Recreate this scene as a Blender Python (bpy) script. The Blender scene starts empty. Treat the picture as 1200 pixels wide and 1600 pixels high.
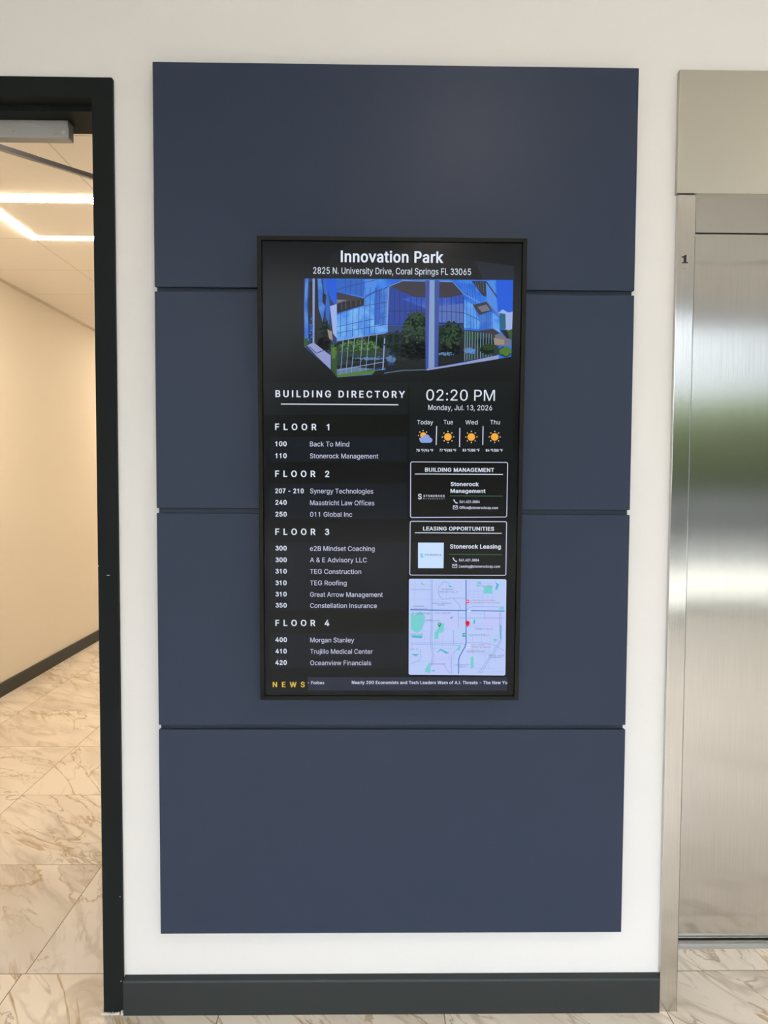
import bpy, bmesh, math, random
from mathutils import Vector, Matrix
from mathutils.geometry import tessellate_polygon

scene = bpy.context.scene
C = scene.collection

# ------------------------------------------------------------------ camera
cam_data = bpy.data.cameras.new('camera')
cam_data.sensor_fit = 'VERTICAL'
cam_data.sensor_height = 24.0
cam_data.lens = 24.0 * 1110 / 1600
cam_data.clip_start = 0.02
camera = bpy.data.objects.new('camera', cam_data)
C.objects.link(camera)
scene.camera = camera
PITCH, YAW, ROLL = -0.04498832, 0.01391169, 0.00499945
fwd = Vector((math.sin(YAW)*math.cos(PITCH), math.cos(YAW)*math.cos(PITCH), math.sin(PITCH)))
rgt = Vector((math.cos(YAW), -math.sin(YAW), 0))
upv = rgt.cross(fwd)
rgt, upv = math.cos(ROLL)*rgt + math.sin(ROLL)*upv, math.cos(ROLL)*upv - math.sin(ROLL)*rgt
rot = Matrix((rgt, upv, -fwd)).transposed().to_4x4()
camera.matrix_world = Matrix.Translation((0, -1.9303, 1.5)) @ rot

# ------------------------------------------------------------------ world, sun, portal, exposure
world = bpy.data.worlds.new('sky')
scene.world = world
world.use_nodes = True
wn = world.node_tree.nodes
# even sky with an added glow, shaped to brighten the lobby wall's lower part
SKY, GLOW = 1.3, 21.6
GLOW_DIR = Vector((-0.10, -0.76, 0.64)).normalized()
wl = world.node_tree.links
tc = wn.new('ShaderNodeTexCoord')
dt = wn.new('ShaderNodeVectorMath'); dt.operation = 'DOT_PRODUCT'; dt.inputs[1].default_value = GLOW_DIR
wl.new(tc.outputs['Generated'], dt.inputs[0])
mxm = wn.new('ShaderNodeMath'); mxm.operation = 'MAXIMUM'; mxm.inputs[1].default_value = 0.0; wl.new(dt.outputs['Value'], mxm.inputs[0])
pw = wn.new('ShaderNodeMath'); pw.operation = 'POWER'; pw.inputs[1].default_value = 11.0; wl.new(mxm.outputs[0], pw.inputs[0])
ma = wn.new('ShaderNodeMath'); ma.operation = 'MULTIPLY_ADD'; ma.inputs[1].default_value = GLOW; ma.inputs[2].default_value = SKY; wl.new(pw.outputs[0], ma.inputs[0])
wn['Background'].inputs[0].default_value = (0.91, 0.945, 1.075, 1)
wl.new(ma.outputs[0], wn['Background'].inputs[1])

sun_data = bpy.data.lights.new('sun', 'SUN')
sun_data.energy = 9.0
sun_data.angle = math.radians(0.6)
sun_data.color = (1.0, 0.95, 0.87)
sun = bpy.data.objects.new('sun', sun_data)
sun.rotation_euler = Vector((-0.35, 0.04, -1.0)).to_track_quat('-Z', 'Y').to_euler()
C.objects.link(sun)

portal_data = bpy.data.lights.new('window_portal', 'AREA')
portal_data.shape = 'RECTANGLE'
portal_data.size, portal_data.size_y = 10.0, 3.3
portal_data.cycles.is_portal = True
portal = bpy.data.objects.new('window_portal', portal_data)
portal.location = (2.0, -5.62, 1.65)
portal.rotation_euler = (math.radians(90), 0, 0)
C.objects.link(portal)
portal2 = portal.copy(); portal2.location = (6.95, -3.0, 1.7)
portal2.data = portal_data.copy(); portal2.data.size = 4.6; portal2.data.size_y = 3.2
portal2.rotation_euler = (math.radians(90), 0, math.radians(90))
C.objects.link(portal2)

scene.view_settings.view_transform = 'Standard'
scene.view_settings.look = 'None'
scene.view_settings.gamma = 1.0
scene.view_settings.use_curve_mapping = False
scene.view_settings.exposure = 0.0

LED = 88.0            # corridor light strips
LED_COLOR = (1.0, 0.80, 0.57)
DOWNLIGHT = 170.0      # lobby downlights
DOWN_COLOR = (1.0, 0.87, 0.74)

# ------------------------------------------------------------------ helpers
def srgb(r, g, b):
    f = lambda c: (c/255/12.92 if c <= 10 else ((c/255+0.055)/1.055)**2.4)
    return (f(r), f(g), f(b), 1.0)

def material(name, color, rough=0.5, metal=0.0, spec=0.5, aniso=0.0, emit=None, strength=0.0):
    m = bpy.data.materials.new(name)
    m.use_nodes = True
    p = m.node_tree.nodes['Principled BSDF']
    p.inputs['Base Color'].default_value = (*color[:3], 1)
    p.inputs['Roughness'].default_value = rough
    p.inputs['Metallic'].default_value = metal
    p.inputs['Specular IOR Level'].default_value = spec
    if emit:
        p.inputs['Emission Color'].default_value = (*emit[:3], 1)
        p.inputs['Emission Strength'].default_value = strength
    if aniso:
        p.inputs['Anisotropic'].default_value = aniso
        t = m.node_tree.nodes.new('ShaderNodeCombineXYZ')
        t.inputs[0].default_value = 1.0
        m.node_tree.links.new(t.outputs[0], p.inputs['Tangent'])
    return m

def noise_bump(m, scale, strength, dist=0.001, stretch=(1, 1, 1), tint=None):
    n, l = m.node_tree.nodes, m.node_tree.links
    geo = n.new('ShaderNodeNewGeometry')
    mp = n.new('ShaderNodeMapping')
    mp.inputs['Scale'].default_value = stretch
    l.new(geo.outputs['Position'], mp.inputs[0])
    tx = n.new('ShaderNodeTexNoise')
    tx.inputs['Scale'].default_value = scale
    tx.inputs['Detail'].default_value = 3
    l.new(mp.outputs[0], tx.inputs['Vector'])
    b = n.new('ShaderNodeBump')
    b.inputs['Strength'].default_value = strength
    b.inputs['Distance'].default_value = dist
    l.new(tx.outputs['Fac'], b.inputs['Height'])
    l.new(b.outputs[0], n['Principled BSDF'].inputs['Normal'])
    if tint:
        c = n['Principled BSDF'].inputs['Base Color'].default_value[:3]
        rp = n.new('ShaderNodeValToRGB')
        rp.color_ramp.elements[0].position, rp.color_ramp.elements[1].position = 0.3, 0.7
        rp.color_ramp.elements[0].color = (*[k*(1-tint) for k in c], 1); rp.color_ramp.elements[1].color = (*[k*(1+tint) for k in c], 1)
        l.new(tx.outputs['Fac'], rp.inputs[0]); l.new(rp.outputs[0], n['Principled BSDF'].inputs['Base Color'])
    return m

def box(bm, x0, x1, y0, y1, z0, z1, bevel=0.0, seg=2, mi=0):
    v = [bm.verts.new((x, y, z)) for x in (x0, x1) for y in (y0, y1) for z in (z0, z1)]
    fs = [bm.faces.new([v[i] for i in q]) for q in ((0,1,3,2),(4,6,7,5),(0,4,5,1),(2,3,7,6),(0,2,6,4),(1,5,7,3))]
    for f in fs: f.material_index = mi
    if bevel:
        es = list({e for f in fs for e in f.edges})
        r = bmesh.ops.bevel(bm, geom=es, offset=bevel, segments=seg, profile=0.5, affect='EDGES')
        for f in r['faces']: f.material_index = mi
    return fs

def cyl(bm, p0, p1, r0, r1=None, seg=20, mi=0):
    p0, p1 = Vector(p0), Vector(p1)
    r1 = r0 if r1 is None else r1
    d = (p1-p0).normalized()
    a = d.orthogonal().normalized(); b = d.cross(a)
    A = [bm.verts.new(p0 + r0*(a*math.cos(t)+b*math.sin(t))) for t in (2*math.pi*k/seg for k in range(seg))]
    B = [bm.verts.new(p1 + r1*(a*math.cos(t)+b*math.sin(t))) for t in (2*math.pi*k/seg for k in range(seg))]
    fs = [bm.faces.new((A[k], A[(k+1) % seg], B[(k+1) % seg], B[k])) for k in range(seg)]
    fs += [bm.faces.new(A[::-1]), bm.faces.new(B)]
    for f in fs: f.material_index = mi

def bar(bm, p0, p1, w, h):
    """rectangular bar between two points, w across, h upwards"""
    p0, p1 = Vector(p0), Vector(p1)
    d = (p1-p0).normalized(); s = d.cross(Vector((0, 0, 1))).normalized(); u = s.cross(d)
    v = [bm.verts.new(p + s*a*w/2 + u*b*h/2) for p in (p0, p1) for a, b in ((-1,-1),(1,-1),(1,1),(-1,1))]
    for q in ((0,1,2,3),(7,6,5,4),(0,4,5,1),(1,5,6,2),(2,6,7,3),(3,7,4,0)): bm.faces.new([v[i] for i in q])

def obj(name, bm, mats, parent=None, smooth=False):
    bmesh.ops.recalc_face_normals(bm, faces=bm.faces)
    me = bpy.data.meshes.new(name)
    bm.to_mesh(me); bm.free()
    for m in (mats if isinstance(mats, (list, tuple)) else [mats]): me.materials.append(m)
    if smooth:
        for p in me.polygons: p.use_smooth = True
    o = bpy.data.objects.new(name, me)
    C.objects.link(o)
    if parent: o.parent = parent
    return o

def thing(name, label, cat, loc=(0, 0, 0), group=None):
    o = bpy.data.objects.new(name, None)
    o.empty_display_size = 0.1
    C.objects.link(o)
    o.location = loc
    o['label'] = label; o['category'] = cat
    if group: o['group'] = group
    return o

def tag(o, label, cat, group=None, kind=None):
    o['label'] = label; o['category'] = cat
    if group: o['group'] = group
    if kind: o['kind'] = kind
    return o

def struct(name, bm, mats, parent=None):
    o = obj(name, bm, mats, parent)
    o['kind'] = 'structure'
    return o

def new(): return bmesh.new()

# ------------------------------------------------------------------ materials
paint = noise_bump(material('white_wall_paint', (0.88, 0.87, 0.865), 0.55, spec=0.3), 260, 0.08)
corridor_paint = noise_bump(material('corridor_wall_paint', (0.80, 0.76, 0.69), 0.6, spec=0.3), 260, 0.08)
lobby_ceiling_m = material('lobby_ceiling_paint', (0.78, 0.76, 0.72), 0.8, spec=0.2)
navy = noise_bump(material('navy_panel_paint', (0.034, 0.049, 0.089), 0.38, spec=0.22), 420, 0.05)
navy_edge = material('navy_backing_paint', (0.030, 0.044, 0.072), 0.5, spec=0.4)
frame_m = material('charcoal_door_frame_paint', (0.013, 0.017, 0.0175), 0.5, spec=0.10)
base_m = material('charcoal_baseboard_paint', (0.026, 0.033, 0.034), 0.5, spec=0.4)
black_m = material('black_void', (0.004, 0.004, 0.004), 0.8, spec=0.1)
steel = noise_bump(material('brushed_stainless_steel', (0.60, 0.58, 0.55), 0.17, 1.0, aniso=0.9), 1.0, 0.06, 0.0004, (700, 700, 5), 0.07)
steel_dark = noise_bump(material('shaded_stainless_steel', (0.46, 0.43, 0.395), 0.3, 1.0), 1.0, 0.06, 0.0004, (500, 500, 8))  # elevator soffit steel, its colour darkened to stand in for shade
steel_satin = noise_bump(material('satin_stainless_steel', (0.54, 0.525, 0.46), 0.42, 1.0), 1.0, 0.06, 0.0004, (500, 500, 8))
alu = noise_bump(material('aluminium', (0.55, 0.55, 0.53), 0.35, 1.0), 300, 0.1)
closer_m = noise_bump(material('grey_closer_metal', (0.46, 0.46, 0.455), 0.45, 0.2), 200, 0.1)
rod_m = noise_bump(material('grey_arm_metal', (0.42, 0.39, 0.38), 0.4, 0.25), 200, 0.1)
plastic_black = material('black_bezel_plastic', (0.016, 0.0165, 0.015), 0.5, spec=0.12)
chip_m = material('chipped_paint_primer', (0.65, 0.60, 0.52), 0.8)
caulk_m = material('white_caulk', (0.75, 0.71, 0.64), 0.8)
edge_strip_m = material('dark_edge_strip', (0.10, 0.095, 0.09), 0.5)  # dark strip along the left jamb's opening edge
digit_m = material('black_digit', (0.006, 0.006, 0.006), 0.5)
led_m = material('led_strip_light', (0.8, 0.8, 0.8), 0.5, emit=LED_COLOR, strength=LED)
down_m = material('downlight_lens', (0.8, 0.8, 0.8), 0.5, emit=DOWN_COLOR, strength=DOWNLIGHT)
white_metal = material('white_metal', (0.75, 0.74, 0.72), 0.4)

def marble(name, x0, px, y0, py, base):
    m = bpy.data.materials.new(name); m.use_nodes = True
    n, l = m.node_tree.nodes, m.node_tree.links
    p = n['Principled BSDF']
    def math_(op, a, b=None, c=None):
        k = n.new('ShaderNodeMath'); k.operation = op
        for i, v in enumerate((a, b, c)):
            if v is None: continue
            if isinstance(v, (int, float)): k.inputs[i].default_value = v
            else: l.new(v, k.inputs[i])
        return k.outputs[0]
    geo = n.new('ShaderNodeNewGeometry')
    sep = n.new('ShaderNodeSeparateXYZ'); l.new(geo.outputs['Position'], sep.inputs[0])
    tx = math_('DIVIDE', math_('SUBTRACT', sep.outputs[0], x0), px)
    ty = math_('DIVIDE', math_('SUBTRACT', sep.outputs[1], y0), py)
    ix, iy = math_('FLOOR', tx), math_('FLOOR', ty)
    fx, fy = math_('FRACT', tx), math_('FRACT', ty)
    ex = math_('MULTIPLY', math_('MINIMUM', fx, math_('SUBTRACT', 1.0, fx)), px)
    ey = math_('MULTIPLY', math_('MINIMUM', fy, math_('SUBTRACT', 1.0, fy)), py)
    edge = math_('LESS_THAN', math_('MINIMUM', ex, ey), 0.0014)
    cid = n.new('ShaderNodeCombineXYZ'); l.new(ix, cid.inputs[0]); l.new(iy, cid.inputs[1])
    wh = n.new('ShaderNodeTexWhiteNoise'); wh.noise_dimensions = '2D'; l.new(cid.outputs[0], wh.inputs['Vector'])
    off = n.new('ShaderNodeVectorMath'); off.operation = 'SCALE'; off.inputs['Scale'].default_value = 40
    l.new(wh.outputs['Color'], off.inputs[0])
    rotn = n.new('ShaderNodeVectorRotate'); rotn.rotation_type = 'Z_AXIS'
    l.new(geo.outputs['Position'], rotn.inputs['Vector'])
    l.new(math_('ADD', 0.45, math_('MULTIPLY', wh.outputs['Value'], 0.75)), rotn.inputs['Angle'])
    scl = n.new('ShaderNodeVectorMath'); scl.operation = 'MULTIPLY'; scl.inputs[1].default_value = (1.0, 3.0, 1)
    l.new(rotn.outputs[0], scl.inputs[0])
    vec = n.new('ShaderNodeVectorMath'); vec.operation = 'ADD'
    l.new(scl.outputs[0], vec.inputs[0]); l.new(off.outputs[0], vec.inputs[1])
    def vein(scale, detail, width, dist=0.6, add=0.0):
        t = n.new('ShaderNodeTexNoise'); t.inputs['Scale'].default_value = scale
        t.inputs['Detail'].default_value = detail; t.inputs['Distortion'].default_value = dist
        t.inputs['Roughness'].default_value = 0.55
        if add:
            a = n.new('ShaderNodeVectorMath'); a.operation = 'ADD'; a.inputs[1].default_value = (add, add*.7, 0)
            l.new(vec.outputs[0], a.inputs[0]); l.new(a.outputs[0], t.inputs['Vector'])
        else: l.new(vec.outputs[0], t.inputs['Vector'])
        r = math_('ABSOLUTE', math_('SUBTRACT', t.outputs['Fac'], 0.5))
        mr = n.new('ShaderNodeMapRange'); mr.inputs['From Min'].default_value = 0.0; mr.inputs['From Max'].default_value = width
        mr.inputs['To Min'].default_value = 1.0; mr.inputs['To Max'].default_value = 0.0
        l.new(r, mr.inputs['Value'])
        return mr.outputs[0]
    def patch(scale, lo, hi, add):
        t = n.new('ShaderNodeTexNoise'); t.inputs['Scale'].default_value = scale; t.inputs['Detail'].default_value = 2
        a = n.new('ShaderNodeVectorMath'); a.operation = 'ADD'; a.inputs[1].default_value = (add, add, 0)
        l.new(vec.outputs[0], a.inputs[0]); l.new(a.outputs[0], t.inputs['Vector'])
        mr = n.new('ShaderNodeMapRange'); mr.inputs['From Min'].default_value = lo; mr.inputs['From Max'].default_value = hi
        l.new(t.outputs['Fac'], mr.inputs['Value'])
        return mr.outputs[0]
    def mix(a, col, fac):
        k = n.new('ShaderNodeMix'); k.data_type = 'RGBA'
        l.new(fac, k.inputs['Factor'])
        if isinstance(a, tuple): k.inputs['A'].default_value = (*a, 1)
        else: l.new(a, k.inputs['A'])
        k.inputs['B'].default_value = (*col, 1)
        return k.outputs['Result']
    c = mix(base, (base[0]*.80, base[1]*.77, base[2]*.74), math_('MULTIPLY', patch(1.6, 0.45, 0.72, 3.1), 0.8))
    c = mix(c, (base[0]*.62, base[1]*.58, base[2]*.53), math_('MULTIPLY', vein(1.5, 4, 0.055), math_('MULTIPLY', patch(1.1, 0.40, 0.60, 7.7), 0.75)))
    c = mix(c, (base[0]*.44, base[1]*.38, base[2]*.31), math_('MULTIPLY', vein(2.6, 5, 0.018, 1.0, 11.0), math_('MULTIPLY', patch(1.0, 0.42, 0.56, 1.7), 0.8)))
    c = mix(c, (base[0]*.50, base[1]*.36, base[2]*.17), math_('MULTIPLY', vein(0.9, 6, 0.013, 1.2, 23.0), math_('MULTIPLY', patch(1.3, 0.45, 0.57, 15.0), 0.85)))
    c = mix(c, (0.22, 0.16, 0.11), edge)
    l.new(c, p.inputs['Base Color'])
    p.inputs['Roughness'].default_value = 0.28
    p.inputs['Specular IOR Level'].default_value = 0.4
    return m

lobby_tile = marble('lobby_marble_tile', 0.203, 0.632, 0.171, 0.6125, (0.95, 0.845, 0.72))
corridor_tile = marble('corridor_marble_tile', -1.050, 0.6125, 0.171, 0.6125, (0.85, 0.785, 0.71))

def ceiling_tile():
    m = bpy.data.materials.new('acoustic_ceiling_tile'); m.use_nodes = True
    n, l = m.node_tree.nodes, m.node_tree.links
    p = n['Principled BSDF']; p.inputs['Roughness'].default_value = 0.85; p.inputs['Specular IOR Level'].default_value = 0.2
    geo = n.new('ShaderNodeNewGeometry')
    br = n.new('ShaderNodeTexBrick')
    br.offset = 0.0; br.squash = 1.0
    mp = n.new('ShaderNodeMapping'); mp.inputs['Location'].default_value = (1.942 + 6.125, -2.196 + 6.125, 0)
    l.new(geo.outputs['Position'], mp.inputs[0]); l.new(mp.outputs[0], br.inputs['Vector'])
    br.inputs['Scale'].default_value = 1.0
    br.inputs['Brick Width'].default_value = 0.6125; br.inputs['Row Height'].default_value = 0.6125
    br.inputs['Mortar Size'].default_value = 0.004; br.inputs['Mortar Smooth'].default_value = 0.2
    for k in ('Color1', 'Color2'): br.inputs[k].default_value = (0.93, 0.90, 0.85, 1)
    br.inputs['Mortar'].default_value = (0.74, 0.70, 0.64, 1)
    l.new(br.outputs['Color'], p.inputs['Base Color'])
    b = n.new('ShaderNodeBump'); b.inputs['Strength'].default_value = 0.5; b.inputs['Distance'].default_value = 0.004; b.invert = True
    l.new(br.outputs['Fac'], b.inputs['Height']); l.new(b.outputs[0], p.inputs['Normal'])
    return m
tile_m = ceiling_tile()

# ------------------------------------------------------------------ dimensions (metres; the lobby wall faces -y)
WALL = 0.018          # front of the plaster
WB = 0.20             # back of the lobby wall
DL, DR = -1.67, -0.752   # clear door opening
DT = 2.508
EL, ER = 0.863, 1.94     # elevator opening
ET = 2.275
LX0, LX1, LY, LZ = -5.0, 7.0, -5.7, 3.40      # lobby
CX0, CX1, CY, CZ = -2.56, -0.70, 10.6, 2.86   # corridor

# ------------------------------------------------------------------ setting: lobby
bm = new()
box(bm, LX0, DL-0.053, WALL, WB, 0, LZ)
box(bm, DL-0.053, DR+0.053, WALL, WB, DT+0.050, LZ)
box(bm, DR+0.053, EL-0.048, WALL, WB, 0, LZ)
box(bm, EL-0.048, ER+0.048, WALL, WB, 2.590, LZ)
box(bm, ER+0.048, LX1, WALL, WB, 0, LZ)
struct('wall_back', bm, [paint])
bm = new(); box(bm, LX0-0.1, LX0, LY, WB, 0, LZ); struct('wall_left', bm, paint)
bm = new(); box(bm, LX1, LX1+0.1, -0.7, WB, 0, LZ); box(bm, LX1, LX1+0.1, LY, -0.7, 3.3, LZ); box(bm, LX1, LX1+0.1, LY, -5.3, 0, 3.3); struct('wall_right', bm, paint)
bm = new()
for k in range(5): box(bm, LX1+0.01, LX1+0.09, -5.3+k*1.15-0.03, -5.3+k*1.15+0.03, 0.1, 3.3)
box(bm, LX1+0.01, LX1+0.09, -5.3, -0.7, 0, 0.1)
w2 = struct('added_side_window', bm, material('dark_bronze_mullion', (0.05, 0.05, 0.05), 0.4))  # unseen side window, added to bring more daylight into the lobby
bm = new(); box(bm, LX0-0.1, LX1+0.1, LY-0.2, WB, LZ, LZ+0.1); struct('ceiling', bm, lobby_ceiling_m)

bm = new()
box(bm, LX0, LX1, LY-0.2, WALL, -0.05, 0, mi=0)
box(bm, DL-0.04, DR+0.04, WALL, 0.171, -0.05, 0, mi=0)
box(bm, DL-0.04, DR+0.04, 0.171, WB, -0.05, 0, mi=1)
box(bm, EL-0.04, ER+0.04, WALL, 0.272, -0.05, 0, mi=0)
box(bm, CX0, CX1, WB, CY, -0.05, 0, mi=1)
struct('floor', bm, [lobby_tile, corridor_tile])

def baseboard(name, x0, x1):
    bm = new()
    prof = [(WALL, 0.0), (0.0, 0.0), (0.0, 0.094), (0.003, 0.0985), (0.0165, 0.106), (WALL, 0.106)]
    a = [bm.verts.new((x0, y, z)) for y, z in prof]; b = [bm.verts.new((x1, y, z)) for y, z in prof]
    k = len(prof)
    for i in range(k): bm.faces.new((a[i], a[(i+1) % k], b[(i+1) % k], b[i]))
    bm.faces.new(a); bm.faces.new(b[::-1])
    return struct(name, bm, base_m)
baseboard('baseboard_back', DR+0.0575, EL-0.051)
baseboard('baseboard_left', LX0, DL-0.0575)
baseboard('baseboard_right', ER+0.056, LX1)

# window wall behind the viewer: storefront glazing, head at 3.3 m, rails at the floor and at 1.05 m
glass_m = bpy.data.materials.new('window_glass'); glass_m.use_nodes = True
gn, gl_ = glass_m.node_tree.nodes, glass_m.node_tree.links
gn.remove(gn['Principled BSDF'])
tr = gn.new('ShaderNodeBsdfTransparent'); tr.inputs[0].default_value = (0.90, 0.93, 0.91, 1)
gg = gn.new('ShaderNodeBsdfGlossy'); gg.inputs['Roughness'].default_value = 0.02
fr = gn.new('ShaderNodeFresnel'); fr.inputs[0].default_value = 1.45
mx = gn.new('ShaderNodeMixShader')
gl_.new(fr.outputs[0], mx.inputs[0]); gl_.new(tr.outputs[0], mx.inputs[1]); gl_.new(gg.outputs[0], mx.inputs[2])
gl_.new(mx.outputs[0], gn['Material Output'].inputs[0])
bm = new()
WX0 = -3.0  # unseen left end, placed so daylight on the lobby wall fades leftwards
box(bm, WX0, LX1, LY-0.12, LY, 0.0, 0.10)
box(bm, WX0, LX1, LY-0.12, LY, 1.02, 1.08)
box(bm, WX0, LX1, LY-0.12, LY, 3.30, LZ)
for k in range(9):
    x = WX0 + k*1.25
    box(bm, x-0.03, x+0.03, LY-0.12, LY, 0.10, 3.30)
w1 = struct('window_1', bm, bpy.data.materials['dark_bronze_mullion'])
bm = new(); box(bm, WX0, LX1, LY-0.066, LY-0.06, 0.10, 3.30); struct('pane', bm, glass_m, w1)
bm = new(); box(bm, LX0, WX0, LY-0.14, LY, 0, LZ); struct('wall_front', bm, paint)
bm = new(); box(bm, LX1+0.04, LX1+0.046, -5.3, -0.7, 0.10, 3.30); struct('pane', bm, glass_m, w2)

# outside the windows
bm = new()
box(bm, -40, 42, -10.0, LY-0.2, -0.2, -0.02, mi=0)
box(bm, LX1+0.1, 42, LY-0.2, 6, -0.2, -0.02, mi=0)
box(bm, -40, 42, -45, -10.0, -0.2, -0.06, mi=1)
struct('ground_outside', bm, [noise_bump(material('concrete_walk', (0.55, 0.53, 0.50), 0.8), 30, 0.2), noise_bump(material('asphalt', (0.13, 0.13, 0.135), 0.85), 60, 0.3)])
bm = new(); box(bm, -40, 42, -17.4, -17.0, -0.06, 1.15); struct('added_low_wall', bm, noise_bump(material('added_low_wall_grey', (0.36, 0.37, 0.38), 0.8), 20, 0.2))  # made-up low wall, gives the elevator door's reflection a grey band
rnd = random.Random(3)
leaf_m = bpy.data.materials.new('hedge_leaves'); leaf_m.use_nodes = True
ln, ll = leaf_m.node_tree.nodes, leaf_m.node_tree.links
tn = ln.new('ShaderNodeTexNoise'); tn.inputs['Scale'].default_value = 1.2; tn.inputs['Detail'].default_value = 6
gp = ln.new('ShaderNodeNewGeometry'); ll.new(gp.outputs['Position'], tn.inputs['Vector'])
rp = ln.new('ShaderNodeValToRGB'); rp.color_ramp.elements[0].color = (0.035, 0.06, 0.012, 1); rp.color_ramp.elements[1].color = (0.16, 0.22, 0.05, 1)
rp.color_ramp.elements[0].position = 0.35; rp.color_ramp.elements[1].position = 0.65
ll.new(tn.outputs['Fac'], rp.inputs[0]); ll.new(rp.outputs[0], ln['Principled BSDF'].inputs['Base Color']); ln['Principled BSDF'].inputs['Roughness'].default_value = 0.8
bm = new()
for k in range(20):
    cx, cy, cz = -2 + k*1.5 + rnd.uniform(-.4, .4), -19.6 + rnd.uniform(-.5, .5), 1.9 + rnd.uniform(-.3, .5)
    r = bmesh.ops.create_icosphere(bm, subdivisions=3, radius=1.0)
    sx, sz = rnd.uniform(1.2, 1.7), rnd.uniform(1.7, 2.6)
    for v in r['verts']:
        d = v.co.copy(); j = 1 + rnd.uniform(-.12, .12)
        v.co = Vector((cx + d.x*sx*j, cy + d.y*1.4*j, cz + d.z*sz*j))
h = obj('hedge', bm, leaf_m, smooth=True)
tag(h, 'tall green leafy hedge outside the lobby windows', 'hedge', kind='stuff')

# ------------------------------------------------------------------ setting: corridor behind the doorway
bm = new(); box(bm, CX0-0.1, CX0, WB, CY, 0, CZ); struct('wall_corridor_left', bm, corridor_paint)
bm = new(); box(bm, CX1, CX1+0.1, WB, CY, 0, CZ); struct('wall_corridor_right', bm, corridor_paint)
bm = new(); box(bm, CX0-0.1, CX1+0.1, CY, CY+0.1, 0, CZ); struct('wall_corridor_end', bm, corridor_paint)
bm = new(); box(bm, CX0-0.1, CX1+0.1, WB, CY+0.1, CZ, CZ+0.08); struct('ceiling_corridor', bm, tile_m)
bm = new()
box(bm, CX0, CX0+0.014, WB, CY, 0, 0.095, 0.002); struct('baseboard_corridor_left', bm, base_m)
bm = new()
box(bm, CX1-0.014, CX1, 1.15, CY, 0, 0.095, 0.002); struct('baseboard_corridor_right', bm, base_m)
bm = new(); box(bm, CX0, CX0+0.012, WB, CY, CZ-0.018, CZ); struct('trim_1', bm, material('ceiling_angle_trim', (0.62, 0.57, 0.50), 0.5))

# square ring ceiling lights set in the tile grid
def ceiling_light(x, y, label):
    t = thing('ceiling_light', label, 'ceiling light', (x, y, CZ), 'square ring lights in the corridor ceiling')
    o, w = 0.306, 0.056
    def ring(bm, a, b, z0, z1):
        box(bm, -a, a, -a, -b, z0, z1); box(bm, -a, a, b, a, z0, z1)
        box(bm, -a, -b, -b, b, z0, z1); box(bm, b, a, -b, b, z0, z1)
    bm = new(); ring(bm, o-0.003, o-w, -0.007, -0.001); obj('light_strip', bm, led_m, t)
    bm = new(); ring(bm, o, o-0.003, -0.003, 0); ring(bm, o-w, o-w-0.003, -0.003, 0); obj('trim_edge', bm, alu, t)
    bm = new(); box(bm, -(o-w-0.003), o-w-0.003, -(o-w-0.003), o-w-0.003, -0.005, 0); obj('center_panel', bm, material('light_center_panel', (0.93, 0.90, 0.85), 0.85, spec=0.2), t)
    return t
ceiling_light(-1.643, 1.893, 'glowing square ring light in the corridor ceiling nearest the doorway')
def more_light(y, label):
    t0 = bpy.data.objects['ceiling_light']
    t = t0.copy(); C.objects.link(t); t.location = (-1.643, y, CZ); t['label'] = label
    for ch in list(t0.children):
        c = ch.copy(); C.objects.link(c); c.parent = t
for y, lb in ((5.568, 'square ring ceiling light second from the doorway'), (9.243, 'square ring ceiling light farthest from the doorway')): more_light(y, lb)

# lobby downlights: first one mirrored in the navy panels, the rest added as unseen fill
for x, y, lb in ((0.50, -2.0, 'above the middle of the lobby, in line with the directory'), (2.9, -2.0, 'above the elevator side of the lobby, added as fill'), (-1.9, -4.4, 'near the windows, doorway side, added as fill'), (0.50, -4.4, 'near the windows, middle, added as fill')):
    t = thing('ceiling_downlight', 'round recessed lobby downlight ' + lb, 'ceiling light', (x, y, LZ), 'round downlights in the lobby ceiling')
    bm = new(); cyl(bm, (0, 0, 0), (0, 0, -0.006), 0.105, 0.10, 32); obj('trim_ring', bm, white_metal, t)
    bm = new(); cyl(bm, (0, 0, -0.006), (0, 0, -0.008), 0.085, 0.085, 32); obj('lens', bm, down_m, t)

# ------------------------------------------------------------------ door frame, leaf and closer
bm = new()
fy = 0.008
o5, T5 = 0.055, DT+0.052
out = [(DL-o5, 0), (DL-o5, T5-0.004), (DL-o5+0.001, T5-0.001), (DL-o5+0.004, T5), (DR+o5-0.004, T5), (DR+o5-0.001, T5-0.001), (DR+o5, T5-0.004), (DR+o5, 0), (DR, 0), (DR, DT), (DL, DT), (DL, 0)]
A = [bm.verts.new((x, fy, z)) for x, z in out]; B = [bm.verts.new((x, 0.05, z)) for x, z in out]
bm.faces.new(A); bm.faces.new(B[::-1])
for i in range(len(out)): bm.faces.new((A[i], A[(i+1) % len(out)], B[(i+1) % len(out)], B[i]))
for x_in, s in ((DR, 1), (DL, -1)):
    xs = sorted((x_in - s*0.016, x_in + s*0.055)); box(bm, xs[0], xs[1], 0.05, 0.15, 0, DT+0.052)
    xs = sorted((x_in, x_in + s*0.055)); box(bm, xs[0], xs[1], 0.15, WB+0.01, 0, DT+0.052)
box(bm, DL-0.016, DR+0.016, 0.05, 0.15, DT-0.016, DT+0.052)
box(bm, DL, DR, 0.15, WB+0.01, DT, DT+0.052)
d1 = struct('door_1', bm, frame_m)
bm = new()
for (x, z, w, hh) in ((-0.7245, 1.2365, 0.0085, 0.0022), (-0.7505, 1.262, 0.0025, 0.003), (-0.703, 0.337, 0.002, 0.003), (-0.703, 0.094, 0.002, 0.003)):
    box(bm, x-w/2, x+w/2, fy-0.0004, fy+0.001, z-hh/2, z+hh/2)
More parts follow.
